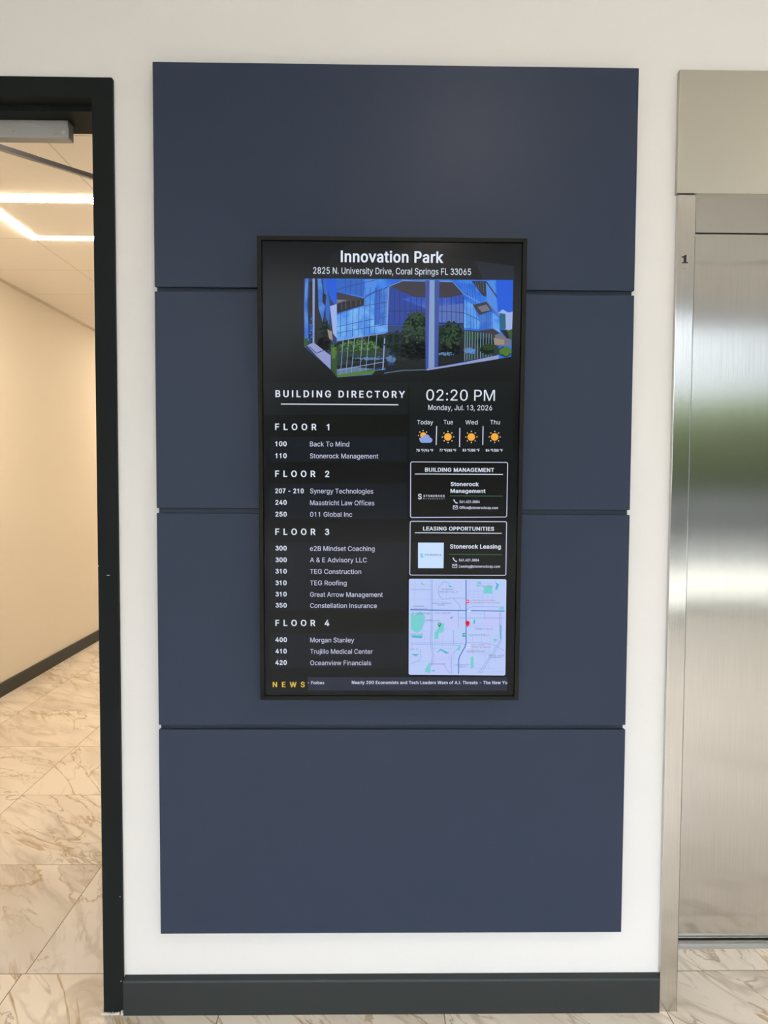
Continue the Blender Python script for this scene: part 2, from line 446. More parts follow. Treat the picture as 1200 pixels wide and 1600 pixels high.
o = obj('paint_chips', bm, chip_m, d1); o['label'] = 'pale chips in the charcoal paint'
bm = new()
rnd = random.Random(7)
for k in range(16):
    x = DR + rnd.uniform(-0.004, 0.060); w = rnd.uniform(0.003, 0.012); hh = rnd.uniform(0.002, 0.006) * (2.2 if x > DR+0.045 else 1)
    box(bm, x-w/2, x+w/2, fy-0.004-rnd.uniform(0, .003), fy+0.002, 0.0, hh, 0.0008, 1)
o = obj('caulk', bm, caulk_m, d1); o['label'] = 'crumbly white caulk at the frame foot'
bm = new(); box(bm, -0.800, -0.755, 0.205, 1.11, 0.01, DT-0.004, 0.002); o = obj('door_leaf', bm, frame_m, d1)
bm = new()
for z in (0.25, 1.25, 2.25): cyl(bm, (-0.757, 0.212, z-0.05), (-0.757, 0.212, z+0.05), 0.007)
obj('hinges', bm, alu, d1)

dc = thing('door_closer', 'grey metal door closer under the dark door head, with long arm', 'door closer', (-1.05, 0.10, 2.445))
def L(x, y, z): return (x+1.05, y-0.10, z-2.445)
def lbox(bm, x0, x1, y0, y1, z0, z1, b=0.0, s=2):
    a = L(x0, y0, z0); c = L(x1, y1, z1); box(bm, a[0], c[0], a[1], c[1], a[2], c[2], b, s)
bm = new()
lbox(bm, -1.26, -0.853, 0.100, 0.133, 2.445, 2.4915, 0.0015)
lbox(bm, -1.26, -0.8535, 0.0975, 0.104, 2.4735, 2.4912, 0.001)
obj('closer_body', bm, closer_m, dc)
bm = new(); cyl(bm, L(-0.889, 0.1005, 2.4595), L(-0.889, 0.097, 2.4595), 0.0075, 0.007); obj('cover_cap', bm, closer_m, dc)
bm = new(); cyl(bm, L(-0.8665, 0.1005, 2.4595), L(-0.8665, 0.097, 2.4595), 0.0055, 0.0045); o = obj('adjusting_screw', bm, material('pale_screw', (0.62, 0.60, 0.50), 0.4), dc); o['label'] = 'pale round screw'
bm = new(); cyl(bm, L(-1.005, 0.1005, 2.462), L(-1.005, 0.0985, 2.462), 0.0022, 0.002); obj('small_screw', bm, rod_m, dc)
bm = new()
p0, p1 = Vector(L(-1.075, 0.115, 2.431)), Vector(L(-0.800, 0.395, 2.431))
bar(bm, p0, p0.lerp(p1, 0.30), 0.016, 0.013)
cyl(bm, L(-1.075, 0.115, 2.424), L(-1.075, 0.115, 2.446), 0.016)
a = obj('arm', bm, rod_m, dc)
bm = new(); bar(bm, p0.lerp(p1, 0.27), p1, 0.0115, 0.0135); s = obj('rod', bm, rod_m, a)
for f in (0.33, 0.43, 0.56):
    bm = new(); q = p0.lerp(p1, f); cyl(bm, q + Vector((0.002, -0.006, -0.006)), q + Vector((0.003, -0.0075, -0.0095)), 0.0035, seg=12); obj('arm_screw', bm, closer_m, a)
bm = new(); lbox(bm, -0.806, -0.798, 0.365, 0.425, 2.418, 2.446, 0.001); obj('arm_shoe', bm, rod_m, a)

# ------------------------------------------------------------------ navy panels
PX0, PX1 = -0.586, 0.6955
PY = -0.010
bm = new(); box(bm, PX0+0.003, PX1-0.003, 0.0035, WALL, 0.245, 2.588)
struct('backing_board', bm, navy_edge)  # backing board seen in the joints between the navy panels
for (z0, z1), lb in zip(((2.0105, 2.592), (1.4215, 1.998), (0.8285, 1.408), (0.2415, 0.8155)),
    ('topmost navy wall panel, reaching behind the top edge of the display', 'navy wall panel behind the upper half of the display', 'navy wall panel behind the lower half of the display', 'lowest navy wall panel, plain, above the baseboard')):
    bm = new(); box(bm, PX0, PX1, PY, 0.0035, z0, z1, 0.0014, 2)
    tag(obj('cladding_panel', bm, navy), lb, 'wall panel', 'navy wall panels')

# ------------------------------------------------------------------ elevator entrance
el = thing('elevator_entrance', 'brushed stainless steel elevator entrance with number 1 on its jamb', 'elevator', (1.40, 0.008, 0))
def ebox(bm, x0, x1, y0, y1, z0, z1, b=0.0, s=2, mi=0): box(bm, x0-1.40, x1-1.40, y0-0.008, y1-0.008, z0, z1, b, s, mi)
bm = new()
ebox(bm, EL-0.050, EL-0.0013, 0.004, 0.3, 0, 2.270, 0.0015); ebox(bm, EL-0.004, EL, 0.0055, 0.309, 0, 2.2705, mi=1); obj('jamb', bm, [steel, edge_strip_m], el)
bm = new()
ebox(bm, ER, ER+0.050, 0.004, 0.325, 0, 2.270, 0.0015); obj('jamb', bm, steel, el)
bm = new()
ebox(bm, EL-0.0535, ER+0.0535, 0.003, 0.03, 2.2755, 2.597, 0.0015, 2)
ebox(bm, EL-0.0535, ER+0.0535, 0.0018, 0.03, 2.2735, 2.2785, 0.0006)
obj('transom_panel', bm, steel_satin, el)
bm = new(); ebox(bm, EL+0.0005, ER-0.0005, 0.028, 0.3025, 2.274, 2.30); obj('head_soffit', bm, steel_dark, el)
bm = new()
ebox(bm, EL-0.05, ER+0.05, 0.36, 0.38, 0.0, 2.45); obj('shaft_cover', bm, black_m, el)
for x0, x1 in ((EL-0.04, 1.400), (1.403, ER+0.04)):
    bm = new(); ebox(bm, x0, x1, 0.310, 0.335, 0.010, 2.42, 0.0015)
    d = obj('door_panel', bm, steel, el)
bm = new()
ebox(bm, EL, ER, 0.272, 0.36, -0.02, 0.003)
for y in (0.285, 0.296, 0.307): ebox(bm, EL, ER, y, y+0.005, 0.003, 0.006)
obj('sill', bm, alu, el)
bm = new(); ebox(bm, 0.8225, 0.8475, 0.0036, 0.0045, 2.062, 2.122); pl = obj('number_plate', bm, steel, el)
bm = new()
one = [(-.34, 0), (.42, 0), (.42, .11), (.20, .13), (.20, 1), (.02, 1), (-.12, .87), (-.38, .80), (-.38, .68), (-.10, .72), (-.10, .13), (-.34, .11)]
hh = 0.0215
vs = [bm.verts.new((0.8345-1.40 + px*hh, 0.0021-0.008, 2.0885 + pz*hh)) for px, pz in one]
f = bm.faces.new(vs)
r = bmesh.ops.extrude_face_region(bm, geom=[f])
for v in r['geom']:
    if isinstance(v, bmesh.types.BMVert): v.co.y += 0.0009
o = obj('digit', bm, digit_m, pl); o['label'] = 'raised black number 1'
bm = new()
for x in (0.8315, 0.8345, 0.8375): cyl(bm, (x-1.40, 0.003-0.008, 2.0745), (x-1.40, 0.0022-0.008, 2.0745), 0.0009, 0.0005, 10)
obj('braille_dots', bm, steel, pl)

# ------------------------------------------------------------------ wall display
DW, DH = 0.687, 1.2016
SW, SH = 0.6645, 1.1813
disp = thing('directory_display', 'tall black framed directory screen listing building tenants, on navy panels', 'display screen', (0.0435, -0.060, 0.915))
disp.rotation_euler = (math.radians(1.67), 0, 0)
bm = new()
bw = (DW-SW)/2; bh = (DH-SH)/2
for x0, x1, z0, z1 in ((-DW/2, -SW/2, 0, DH), (SW/2, DW/2, 0, DH), (-SW/2, SW/2, 0, bh), (-SW/2, SW/2, DH-bh, DH)):
    box(bm, x0, x1, -0.0045, 0.030, z0, z1, 0.0012, 2)
obj('bezel', bm, plastic_black, disp)
bm = new(); box(bm, -SW/2, SW/2, 0.004, 0.030, bh, DH-bh); obj('housing', bm, black_m, disp)
bm = new(); box(bm, -0.20, 0.20, 0.028, 0.051, 0.20, 0.90); obj('wall_mount', bm, black_m, disp)
screen_m = material('dark_screen_glass', (0.007, 0.008, 0.0095), 0.18, spec=0.15)
bm = new(); box(bm, -SW/2+0.002, SW/2-0.002, -0.0005, 0.006, bh+0.002, DH-bh-0.002)
panel = obj('screen_panel', bm, screen_m, disp)

# colours of the picture on the screen (what the screen gives off)
PALETTE = dict(white=(222,230,245), lilac=(205,208,235), cream=(245,230,200), orange=(245,170,60), cloudi=(135,158,220), gold=(225,190,70), green=(58,122,80), slate=(8,14,24), slate2=(8,13,18), ink=(0,1,1), coal=(1,1,1),
    ghost=(10,11,16), ghost2=(26,29,42), band=(34,40,58), sky_glass=(20,108,218), dusk=(30,52,100), dusk2=(30,48,50), dusk3=(26,54,108), azure=(8,84,214), cloud=(150,172,226), cloud2=(78,104,180), glass1=(48,112,205), glass2=(34,92,188), glass3=(70,132,220), cloud_glass=(78,146,228),
    dark=(14,14,20), dark2=(34,40,50), column=(128,146,202), tanp=(150,132,120), walk=(140,148,198), walk2=(92,118,150), leaf=(44,76,30), leafd=(18,36,26), leafg=(38,64,34), leafl=(78,116,48), leafk=(8,14,16), soffit=(48,42,54), stone=(104,106,120), mull=(20,50,112), navy=(14,24,70), indigo=(20,56,150), indigo2=(34,80,182), night=(9,14,20),
    car=(84,120,160), frame_l=(120,156,186), tint=(52,74,150), teal_g=(24,92,120), paper=(198,222,255), inky=(40,60,70), tealm=(40,165,160), mapb=(184,200,246), mapp=(188,197,247), mapg=(112,204,206), mapt=(70,182,200), mapr=(150,176,226), mapr2=(134,164,220), mapm=(78,122,196), mapx=(84,100,146), mapx2=(50,130,150), mapx3=(160,110,170), pink=(230,70,130), greend=(20,130,90), red=(225,35,50), redd=(150,15,25))
mats = {}
def glow(name):
    if name not in mats:
        m = material('screen_' + name, (0.008, 0.008, 0.008), 0.18, spec=0.15, emit=srgb(*PALETTE[name]), strength=1.0)
        if name in ('sky_glass', 'cloud_glass', 'glass1', 'indigo2'):   # clouds mirrored in the pictured glass
            n, l = m.node_tree.nodes, m.node_tree.links
            tc = n.new('ShaderNodeTexCoord'); t = n.new('ShaderNodeTexNoise'); t.inputs['Scale'].default_value = 26; t.inputs['Detail'].default_value = 6
            l.new(tc.outputs['Object'], t.inputs['Vector'])
            r = n.new('ShaderNodeValToRGB'); c = srgb(*PALETTE[name])
            r.color_ramp.elements[0].position = 0.42; r.color_ramp.elements[0].color = (c[0]*.6, c[1]*.8, c[2]*.95, 1)
            r.color_ramp.elements[1].position = 0.74; r.color_ramp.elements[1].color = (min(1, c[0]*2.2+.03), min(1, c[1]*1.7), min(1, c[2]*1.15), 1)
            l.new(t.outputs['Fac'], r.inputs[0]); l.new(r.outputs[0], n['Principled BSDF'].inputs['Emission Color'])
        mats[name] = m
    return mats[name]

GLYPHS = {
 'A': '240|163,99 77,99 95,151 106,185 119,228 132,186 144,151|173,71 198,0 231,0 138,254 101,254 8,0 43,0 67,71',
 'B': '228|62,226 120,226 141,223 156,214 165,202 168,186 162,163 144,148 119,143 62,143|189,20 200,33 207,50 209,68 201,102 182,123 157,131 157,133 178,143 193,160 199,187 197,205 190,221 180,235 164,245 145,252 121,254 30,254 30,0 123,0 151,2 172,9|175,53 165,40 148,31 122,29 62,29 62,115 124,115 153,109 171,92 178,68',
 'C': '255|170,2 201,19 224,45 236,80 204,80 195,57 179,40 158,30 134,26 112,29 92,38 75,53 63,72 54,97 52,127 54,157 62,182 75,202 92,216 111,225 134,228 158,224 179,214 195,197 204,174 236,174 224,209 201,236 170,252 134,258 103,254 75,242 52,223 35,197 24,165 20,127 24,90 35,58 52,32 75,12 103,1 134,-3',
 'D': '251|109,0 145,4 175,15 199,34 217,59 227,91 231,128 227,164 217,196 200,221 176,239 147,251 113,254 30,254 30,0|138,223 160,214 177,200 190,180 197,156 200,128 197,99 189,75 177,55 159,40 136,31 107,29 62,29 62,226 110,226',
 'E': '209|62,226 186,226 186,254 30,254 30,0 188,0 188,29 62,29 62,114 178,114 178,143 62,143',
 'F': '205|62,226 185,226 185,254 30,254 30,0 62,0 62,111 173,111 173,139 62,139',
 'G': '260|194,197 204,174 237,174 225,208 202,235 170,252 132,258 102,254 74,242 52,223 35,197 24,165 20,127 24,90 35,58 52,32 75,13 102,1 134,-3 163,0 188,9 209,25 225,45 236,71 239,100 239,128 141,128 141,100 207,100 205,80 198,62 187,47 172,36 155,29 134,26 112,29 92,38 75,53 63,72 54,97 52,127 54,157 62,182 75,202 92,216 111,225 133,228 158,224 178,213',
 'H': '258|196,144 62,144 62,254 30,254 30,0 62,0 62,116 196,116 196,0 228,0 228,254 196,254',
 'I': '92|30,254 62,254 62,0 30,0',
 'J': '198|168,73 168,254 136,254 136,73 133,52 124,37 110,28 93,25 75,28 61,37 52,52 49,73 49,86 17,86 17,73 22,40 38,16 62,2 93,-3 123,2 147,16 163,40',
 'K': '233|62,0 62,83 99,123 186,0 224,0 122,144 224,254 182,254 106,172 87,152 70,131 62,121 62,254 30,254 30,0',
 'L': '196|62,254 30,254 30,0 181,0 181,29 62,29',
 'M': '314|252,163 252,0 284,0 284,254 238,254 176,94 165,61 159,41 158,36 156,42 150,61 139,94 76,254 30,254 30,0 61,0 61,164 60,186 60,208 59,219 65,204 72,181 80,160 85,145 143,0 171,0 228,145 234,161 241,181 249,205 253,219 253,184',
 'N': '262|193,0 232,0 232,254 199,254 199,97 200,79 200,54 201,39 194,53 181,75 172,91 68,254 30,254 30,0 62,0 62,164 61,192 60,215 74,191 89,165 101,145',
 'O': '267|54,157 63,182 75,202 92,216 112,225 133,228 155,225 175,216 191,202 204,182 212,157 215,127 212,97 204,72 191,52 175,38 155,29 133,26 112,29 92,38 75,52 63,72 54,97 52,127|247,127 243,165 232,197 215,223 192,242 164,254 133,258 103,254 75,242 52,223 35,197 24,165 20,127 24,90 35,58 52,32 75,12 103,1 133,-3 164,1 192,12 215,32 232,58 243,90',
 'P': '222|149,128 116,121 62,121 62,226 116,226 148,219 167,201 172,174 167,147|118,93 144,96 166,104 183,116 195,133 202,152 204,174 202,195 195,215 183,231 166,244 144,252 118,254 30,254 30,0 62,0 62,93',
 'Q': '267|191,202 204,182 212,157 215,127 212,97 204,72 191,52 183,45 156,80 123,80 160,31 155,29 133,26 112,29 92,38 75,52 63,72 54,97 52,127 54,157 63,182 75,202 92,216 112,225 133,228 155,225 175,216|75,242 52,223 35,197 24,165 20,127 24,90 35,58 52,32 75,12 103,1 133,-3 164,1 178,6 200,-24 234,-24 201,20 215,32 232,58 243,90 247,127 243,165 232,197 215,223 192,242 164,254 133,258 103,254',
 'R': '224|149,133 117,128 62,128 62,226 116,226 149,220 167,202 173,176 167,150|202,154 205,176 202,198 195,217 183,232 167,244 145,252 118,254 30,254 30,0 62,0 62,99 123,99 177,0 214,0 156,105 166,109 183,120 195,136',
 'S': '223|58,188 64,209 84,224 112,229 134,227 151,219 163,206 169,189 200,189 197,208 189,224 175,238 158,249 137,256 114,258 90,256 69,249 51,238 37,224 29,206 26,186 30,163 43,145 64,130 92,120 122,111 148,102 166,89 173,70 165,46 143,30 112,25 83,29 62,44 52,68 19,68 23,48 32,30 46,15 64,5 86,-2 112,-4 139,-2 162,5 180,17 193,32 201,50 204,69 197,99 179,119 156,132 132,140 106,147 85,154 65,167 60,176',
 'T': '224|16,226 96,226 96,0 128,0 128,226 208,226 208,254 16,254',
 'U': '259|188,57 179,44 165,34 149,28 129,26 110,28 94,34 80,44 70,57 62,89 62,254 30,254 30,87 33,62 42,40 57,22 77,8 101,-1 129,-4 157,-1 182,8 201,22 216,40 226,62 229,87 229,254 196,254 196,89',
 'V': '240|120,27 108,69 96,103 42,254 8,254 102,0 139,0 231,254 197,254 145,103 133,69',
 'W': '343|237,73 231,98 190,254 153,254 112,98 106,73 100,47 96,28 93,47 88,73 82,98 41,254 8,254 78,0 115,0 159,161 167,197 171,219 176,196 184,161 228,0 265,0 335,254 302,254 261,98 255,73 249,47 246,32 243,47',
 'X': '237|191,0 228,0 137,131 223,254 187,254 149,200 136,181 126,164 119,151 112,164 102,181 89,200 52,254 15,254 101,130 9,0 46,0 91,65 113,98 119,109 125,98 134,83 146,65',
 'Y': '236|96,172 46,254 8,254 102,104 102,0 134,0 134,104 228,254 191,254 140,172 126,146 118,129 111,146',
 'Z': '219|200,29 107,29 76,28 57,27 67,40 84,64 198,231 198,254 20,254 20,226 143,226 162,227 153,215 137,193 21,23 21,0 200,0',
 'a': '195|88,84 100,86 116,88 130,91 138,95 138,69 132,47 114,29 85,23 65,26 51,36 46,52 52,70 67,79|50,137 59,150 75,161 98,165 120,161 133,148 138,128 138,127 133,117 117,113 89,110 63,105 39,97 22,80 15,54 17,37 24,22 47,2 80,-4 108,1 126,12 136,26 138,26 138,0 168,0 168,126 161,160 143,180 119,190 97,192 66,188 39,173 20,146',
 'b': '212|193,122 185,146 173,166 156,180 137,189 115,192 86,186 69,173 59,160 57,160 57,254 26,254 26,0 56,0 56,29 59,29 69,16 86,2 115,-4 137,-1 157,8 173,23 185,42 193,66 195,94|126,26 110,23 94,26 81,32 63,58 56,95 62,131 81,156 94,163 110,165 126,163 140,156 158,131 164,95 158,58 140,33',
 'c': '198|145,145 151,131 181,138 170,161 153,178 130,189 104,192 79,189 58,180 41,165 28,146 20,122 17,94 20,66 28,43 41,23 58,8 79,-1 104,-4 130,0 153,11 171,28 181,51 152,59 146,44 135,33 121,26 104,23 86,26 73,33 54,59 48,94 54,129 73,155 86,162 104,165 121,162 135,155',
 'd': '212|186,254 155,254 155,160 153,160 144,173 126,186 98,192 75,189 56,180 40,166 27,146 20,122 17,94 20,66 27,42 40,23 56,8 75,-1 98,-4 126,2 143,16 153,29 156,29 156,0 186,0|118,26 102,23 86,26 73,33 54,58 48,95 54,131 72,156 86,163 102,165 118,163 132,156 150,131 156,95 150,58 132,32',
 'e': '202|160,170 133,187 103,192 78,189 58,180 40,165 28,145 20,121 17,93 20,66 28,42 41,23 58,8 80,-1 106,-4 141,2 168,20 182,45 153,53 143,36 127,26 106,23 76,31 64,40 55,53 49,85 186,85 186,97 179,141|153,110 49,110 54,135 73,157 87,163 103,165 118,163 131,157 149,134',
 'f': '127|85,235 97,237 107,236 114,234 121,260 111,263 94,265 68,259 48,243 40,216 40,190 3,190 3,164 40,164 40,0 71,0 71,164 114,164 114,190 71,190 71,209 77,230',
 'g': '213|118,32 102,30 86,32 73,38 54,61 48,96 54,131 73,156 86,163 102,165 119,163 132,156 150,132 156,96 150,61 132,38|56,13 76,5 97,2 126,8 143,21 153,34 156,34 156,-3 152,-23 141,-38 124,-46 103,-49 77,-44 61,-33 51,-20 25,-35 41,-55 67,-70 103,-75 145,-68 162,-59 175,-45 183,-27 186,-4 186,190 157,190 157,159 154,159 144,173 127,186 98,192 76,189 56,180 40,166 27,147 20,123 17,96 20,68 28,45 40,27',
 'h': '205|148,118 148,0 179,0 179,120 177,142 170,160 161,174 148,184 114,192 94,189 76,181 62,166 57,156 57,254 26,254 26,0 57,0 57,113 63,141 80,159 105,165 123,161 136,152 145,137',
 'i': '83|27,227 42,221 57,227 63,242 57,256 42,262 27,256 21,242|26,190 26,0 57,0 57,190',
 'j': '83|63,242 57,256 42,262 27,256 20,242 27,227 42,221 57,227|32,-65 51,-45 57,-15 57,190 26,190 26,-15 20,-36 12,-42 1,-43 -5,-43 -5,-71 2,-71',
 'k': '190|180,190 142,190 60,106 57,106 57,254 26,254 26,0 57,0 57,70 77,89 147,0 186,0 100,109',
 'l': '86|28,254 59,254 59,0 28,0',
 'm': '305|57,0 57,119 63,145 79,160 100,165 115,163 126,156 134,144 137,130 137,0 168,0 168,124 173,145 187,160 209,165 224,163 236,156 245,145 248,127 248,0 278,0 278,128 276,148 270,164 261,177 249,186 218,193 190,187 169,172 158,152 154,166 144,180 129,190 110,193 86,188 66,173 56,152 56,190 26,190 26,0',
 'n': '205|148,118 148,0 179,0 179,120 176,142 170,160 160,174 147,184 114,192 94,189 76,181 62,166 56,154 56,190 26,190 26,0 57,0 57,113 63,141 80,159 105,165 123,161 136,152 145,137',
 'o': '208|191,94 188,122 180,146 167,165 149,180 128,189 104,192 79,189 58,180 41,165 28,146 20,122 17,94 20,66 28,43 41,23 58,8 79,-1 104,-4 128,-1 149,8 167,23 180,43 188,66|135,33 121,26 104,23 86,26 73,33 54,59 48,94 54,129 73,155 86,162 104,165 121,162 135,155 154,129 160,94 154,59',
 'p': '212|137,-1 157,8 173,23 185,42 193,66 195,94 193,122 185,146 173,166 156,180 137,189 115,192 86,186 69,173 59,160 56,160 56,190 26,190 26,-71 57,-71 57,29 59,29 69,16 86,2 115,-4|126,26 110,23 94,26 81,32 63,58 56,95 62,131 81,156 94,163 110,165 126,163 140,156 158,131 164,95 158,58 140,33',
 'q': '212|98,192 75,189 56,180 40,166 27,146 20,122 17,94 20,66 27,42 40,23 56,8 75,-1 98,-4 126,2 143,16 153,29 155,29 155,-71 186,-71 186,190 156,190 156,160 153,160 144,173 126,186|118,26 102,23 86,26 73,33 54,58 48,95 54,131 72,156 86,163 102,165 118,163 132,156 150,131 156,95 150,58 132,32',
 'r': '130|58,160 56,160 56,190 26,190 26,0 57,0 57,118 63,142 80,157 103,163 115,162 122,161 122,192 107,192 90,190 76,184 65,173',
 's': '182|163,37 166,53 162,71 153,86 137,97 115,105 86,111 62,122 54,139 57,150 65,158 78,164 94,166 110,164 121,158 134,139 162,145 149,170 127,186 94,192 58,185 33,166 26,152 23,137 27,119 36,104 52,93 75,85 106,78 127,68 134,51 131,40 122,31 108,25 91,23 62,30 53,40 47,53 18,47 31,19 56,2 91,-4 130,3 145,12 156,24',
 't': '114|63,236 32,236 32,190 3,190 3,164 32,164 32,46 36,26 46,11 62,1 84,-2 96,-1 107,1 101,27 85,25 68,31 63,49 63,164 102,164 102,190 63,190',
 'u': '205|179,0 179,190 148,190 148,76 142,48 125,31 100,25 82,28 68,37 60,52 57,72 57,190 26,190 26,69 28,47 35,29 44,15 57,5 91,-3 111,0 129,8 143,23 149,36 149,0',
 'v': '195|97,29 83,78 42,190 9,190 81,0 113,0 186,190 152,190 112,78 101,43',
 'w': '284|272,190 240,190 217,107 206,68 198,33 191,68 181,107 158,190 126,190 103,107 93,67 85,34 77,68 67,107 44,190 11,190 69,0 99,0 124,86 131,112 138,140 142,154 145,140 152,112 159,86 184,0 215,0',
 'x': '189|100,68 115,43 143,0 179,0 112,96 176,190 141,190 117,153 101,127 96,117 90,127 74,153 50,190 14,190 78,98 10,0 46,0 74,43 89,68 94,77',
 'y': '195|88,-54 102,-29 186,190 153,190 112,78 101,43 97,29 83,78 42,190 9,190 81,-1 75,-18 65,-37 52,-44 36,-44 31,-43 24,-69 32,-72 46,-73 70,-68',
 'z': '190|24,161 127,161 127,160 21,23 21,0 169,0 169,28 63,28 63,30 166,165 166,190 24,190',
 '0': '227|70,52 62,72 55,127 62,182 70,203 82,218 96,227 113,230 131,227 145,218 157,203 165,182 172,127 165,72 157,52 145,37 131,28 113,25 96,28 82,37|203,127 200,165 192,197 179,223 161,242 139,254 113,258 87,254 65,242 48,223 35,197 27,165 24,127 27,89 34,57 47,31 65,12 87,0 113,-3 140,0 162,12 179,31 192,57 200,89',
 '1': '218|96,200 70,184 40,175 40,204 84,222 104,254 128,254 128,0 96,0',
 '2': '227|112,258 91,255 72,248 55,237 43,221 35,202 33,181 64,181 69,207 86,224 112,230 137,224 154,209 160,186 155,163 141,141 117,114 32,24 32,0 195,0 195,28 76,28 76,30 133,90 168,129 185,159 191,186 188,205 181,223 169,237 153,248 134,255',
 '3': '210|28,203 39,226 61,246 90,255 121,255 150,244 171,223 181,196 177,168 160,144 134,129 105,124 84,124 84,154 103,154 124,158 139,167 148,180 150,193 145,206 133,218 115,224 95,225 77,219 64,208 57,191|84,154 105,154 136,149 164,134 185,110 193,81 189,51 172,25 146,6 114,-2 81,0 52,12 28,34 17,59 45,71 54,52 68,39 88,30 111,29 133,35 150,46 160,62 162,79 157,95 145,110 126,120 103,124 84,124',
 '4': '227|54,83 155,254 123,254 20,79 20,53 141,53 141,0 171,0 171,53 207,53 207,81 171,81 171,159 141,159 141,81 54,81',
 '5': '227|64,123 84,134 109,138 137,131 157,111 164,81 157,52 138,32 111,25 87,30 69,44 61,65 30,65 33,47 41,30 54,16 70,6 89,-1 111,-3 134,-1 154,8 171,21 184,38 193,58 195,82 189,116 172,143 147,160 115,167 89,162 68,151 67,151 75,226 183,226 183,254 48,254 34,126',
 '6': '227|173,136 158,147 139,155 117,157 98,153 85,145 161,254 126,254 69,170 40,119 32,81 34,58 42,37 55,20 71,7 91,-1 113,-3 135,-1 155,7 171,20 184,36 192,56 194,79 192,101 185,120|113,24 87,31 69,51 62,79 69,107 87,126 113,133 139,126 157,107 164,79 157,51 139,31',
 '7': '206|24,254 192,254 192,228 126,118 96,0 62,0 92,118 152,222 24,222',
 '8': '227|142,30 113,25 84,30 64,46 58,69 65,94 85,111 113,118 141,111 161,94 168,69 161,46|73,249 57,239 45,225 38,209 35,190 38,171 46,154 59,141 76,133 76,132 51,121 33,98 26,68 29,48 37,31 50,17 68,6 89,-1 113,-3 137,-1 158,6 176,17 189,31 198,48 200,68 194,98 176,121 150,132 150,133 167,141 180,154 188,171 191,190 188,209 181,225 169,239 153,249 134,256 113,258 92,256|160,188 154,165 137,150 113,145 89,150 72,165 66,188 72,210 89,225 113,230 138,225 154,210',
 '9': '227|53,119 69,107 87,100 109,97 128,101 140,109 65,0 100,0 158,84 186,135 194,173 192,197 184,217 171,234 155,247 135,255 113,258 91,255 71,247 55,235 42,218 34,198 32,176 34,154 41,134|113,230 139,223 157,204 164,175 157,147 139,129 113,122 87,129 69,148 63,176 69,204 87,223',
 '.': '94|48,-2 64,4 71,20 64,37 48,43 31,37 25,20 31,4',
 ',': '94|68,36 34,36 19,-60 42,-60',
 ':': '94|48,43 31,37 25,20 31,4 48,-2 64,4 71,20 64,37|71,158 64,174 48,181 31,174 25,158 31,142 48,135 64,142',
 '-': '227|57,94 168,94 168,122 57,122',
 '/': '125|7,-38 36,-38 117,266 89,266',
 '&': '224|48,66 55,87 77,109 86,116 146,44 126,30 96,23 72,29 55,44|84,227 101,230 113,228 123,223 129,214 131,202 127,187 118,176 108,168 91,155 84,164 73,182 68,199 73,216|174,112 168,76 163,68 110,133 128,146 146,162 158,181 162,202 154,230 133,249 100,257 67,249 45,229 38,199 44,172 61,146 68,137 42,117 24,95 17,67 20,48 27,31 39,17 55,6 75,-1 98,-3 136,3 164,22 182,0 219,0 183,44 185,46 198,72 204,112',
 '@': '338|141,139 165,146 190,141 206,124 211,92 206,59 191,39 165,32 151,35 139,41 125,63 121,92 126,119|94,91 102,48 112,31 125,18 142,9 163,6 181,8 194,15 210,34 211,34 220,18 238,8 258,5 276,8 289,14 307,38 316,71 318,108 315,134 308,159 297,183 281,204 261,221 236,235 207,243 174,246 140,243 110,235 84,222 61,204 44,182 31,155 23,124 20,90 23,54 31,23 43,-4 61,-26 84,-44 111,-57 142,-65 178,-68 205,-65 232,-60 252,-53 245,-29 229,-34 206,-40 179,-43 149,-40 123,-34 101,-23 82,-8 68,10 57,33 51,59 49,89 51,118 57,144 68,167 82,186 100,201 121,212 146,219 174,221 201,219 225,212 245,201 261,187 283,150 291,108 288,64 278,38 270,32 259,30 249,31 242,37 237,55 237,167 210,167 210,153 208,153 192,166 165,172 146,169 129,161 114,149 103,132 97,113',
 '°': '158|79,231 95,226 107,215 111,199 107,183 95,171 79,167 63,171 52,183 47,199 52,215 63,226|29,228 22,199 29,170 50,149 79,142 108,149 129,170 136,199 129,228 108,249 79,256 50,249',
}

def decode(s):
    a = s.split('|')
    return int(a[0]), [[tuple(map(int, p.split(','))) for p in c.split(' ')] for c in a[1:] if c]
GLYPHS = {k: decode(v) for k, v in GLYPHS.items()}
GLYPHS[' '] = (94, [])
def area(c): return sum(c[i][0]*c[(i+1) % len(c)][1] - c[(i+1) % len(c)][0]*c[i][1] for i in range(len(c)))/2
def inside(p, c):
    r = False
    for i in range(len(c)):
        (x0, y0), (x1, y1) = c[i], c[i-1]
        if (y0 > p[1]) != (y1 > p[1]) and p[0] < (x1-x0)*(p[1]-y0)/(y1-y0)+x0: r = not r
    return r
def fatten(c, wx, wy, sign):
    out = []
    for i in range(len(c)):
        a, b, d = Vector(c[i-1]), Vector(c[i]), Vector(c[(i+1) % len(c)])
        n1 = Vector(((b-a).y, -(b-a).x)).normalized(); n2 = Vector(((d-b).y, -(d-b).x)).normalized()
        n = (n1+n2); k = n.length_squared
        n = n*(2/k) if k > 0.4 else n1
        out.append((b.x + sign*n.x*wx, b.y + sign*n.y*wy))
    return out
_cache = {}
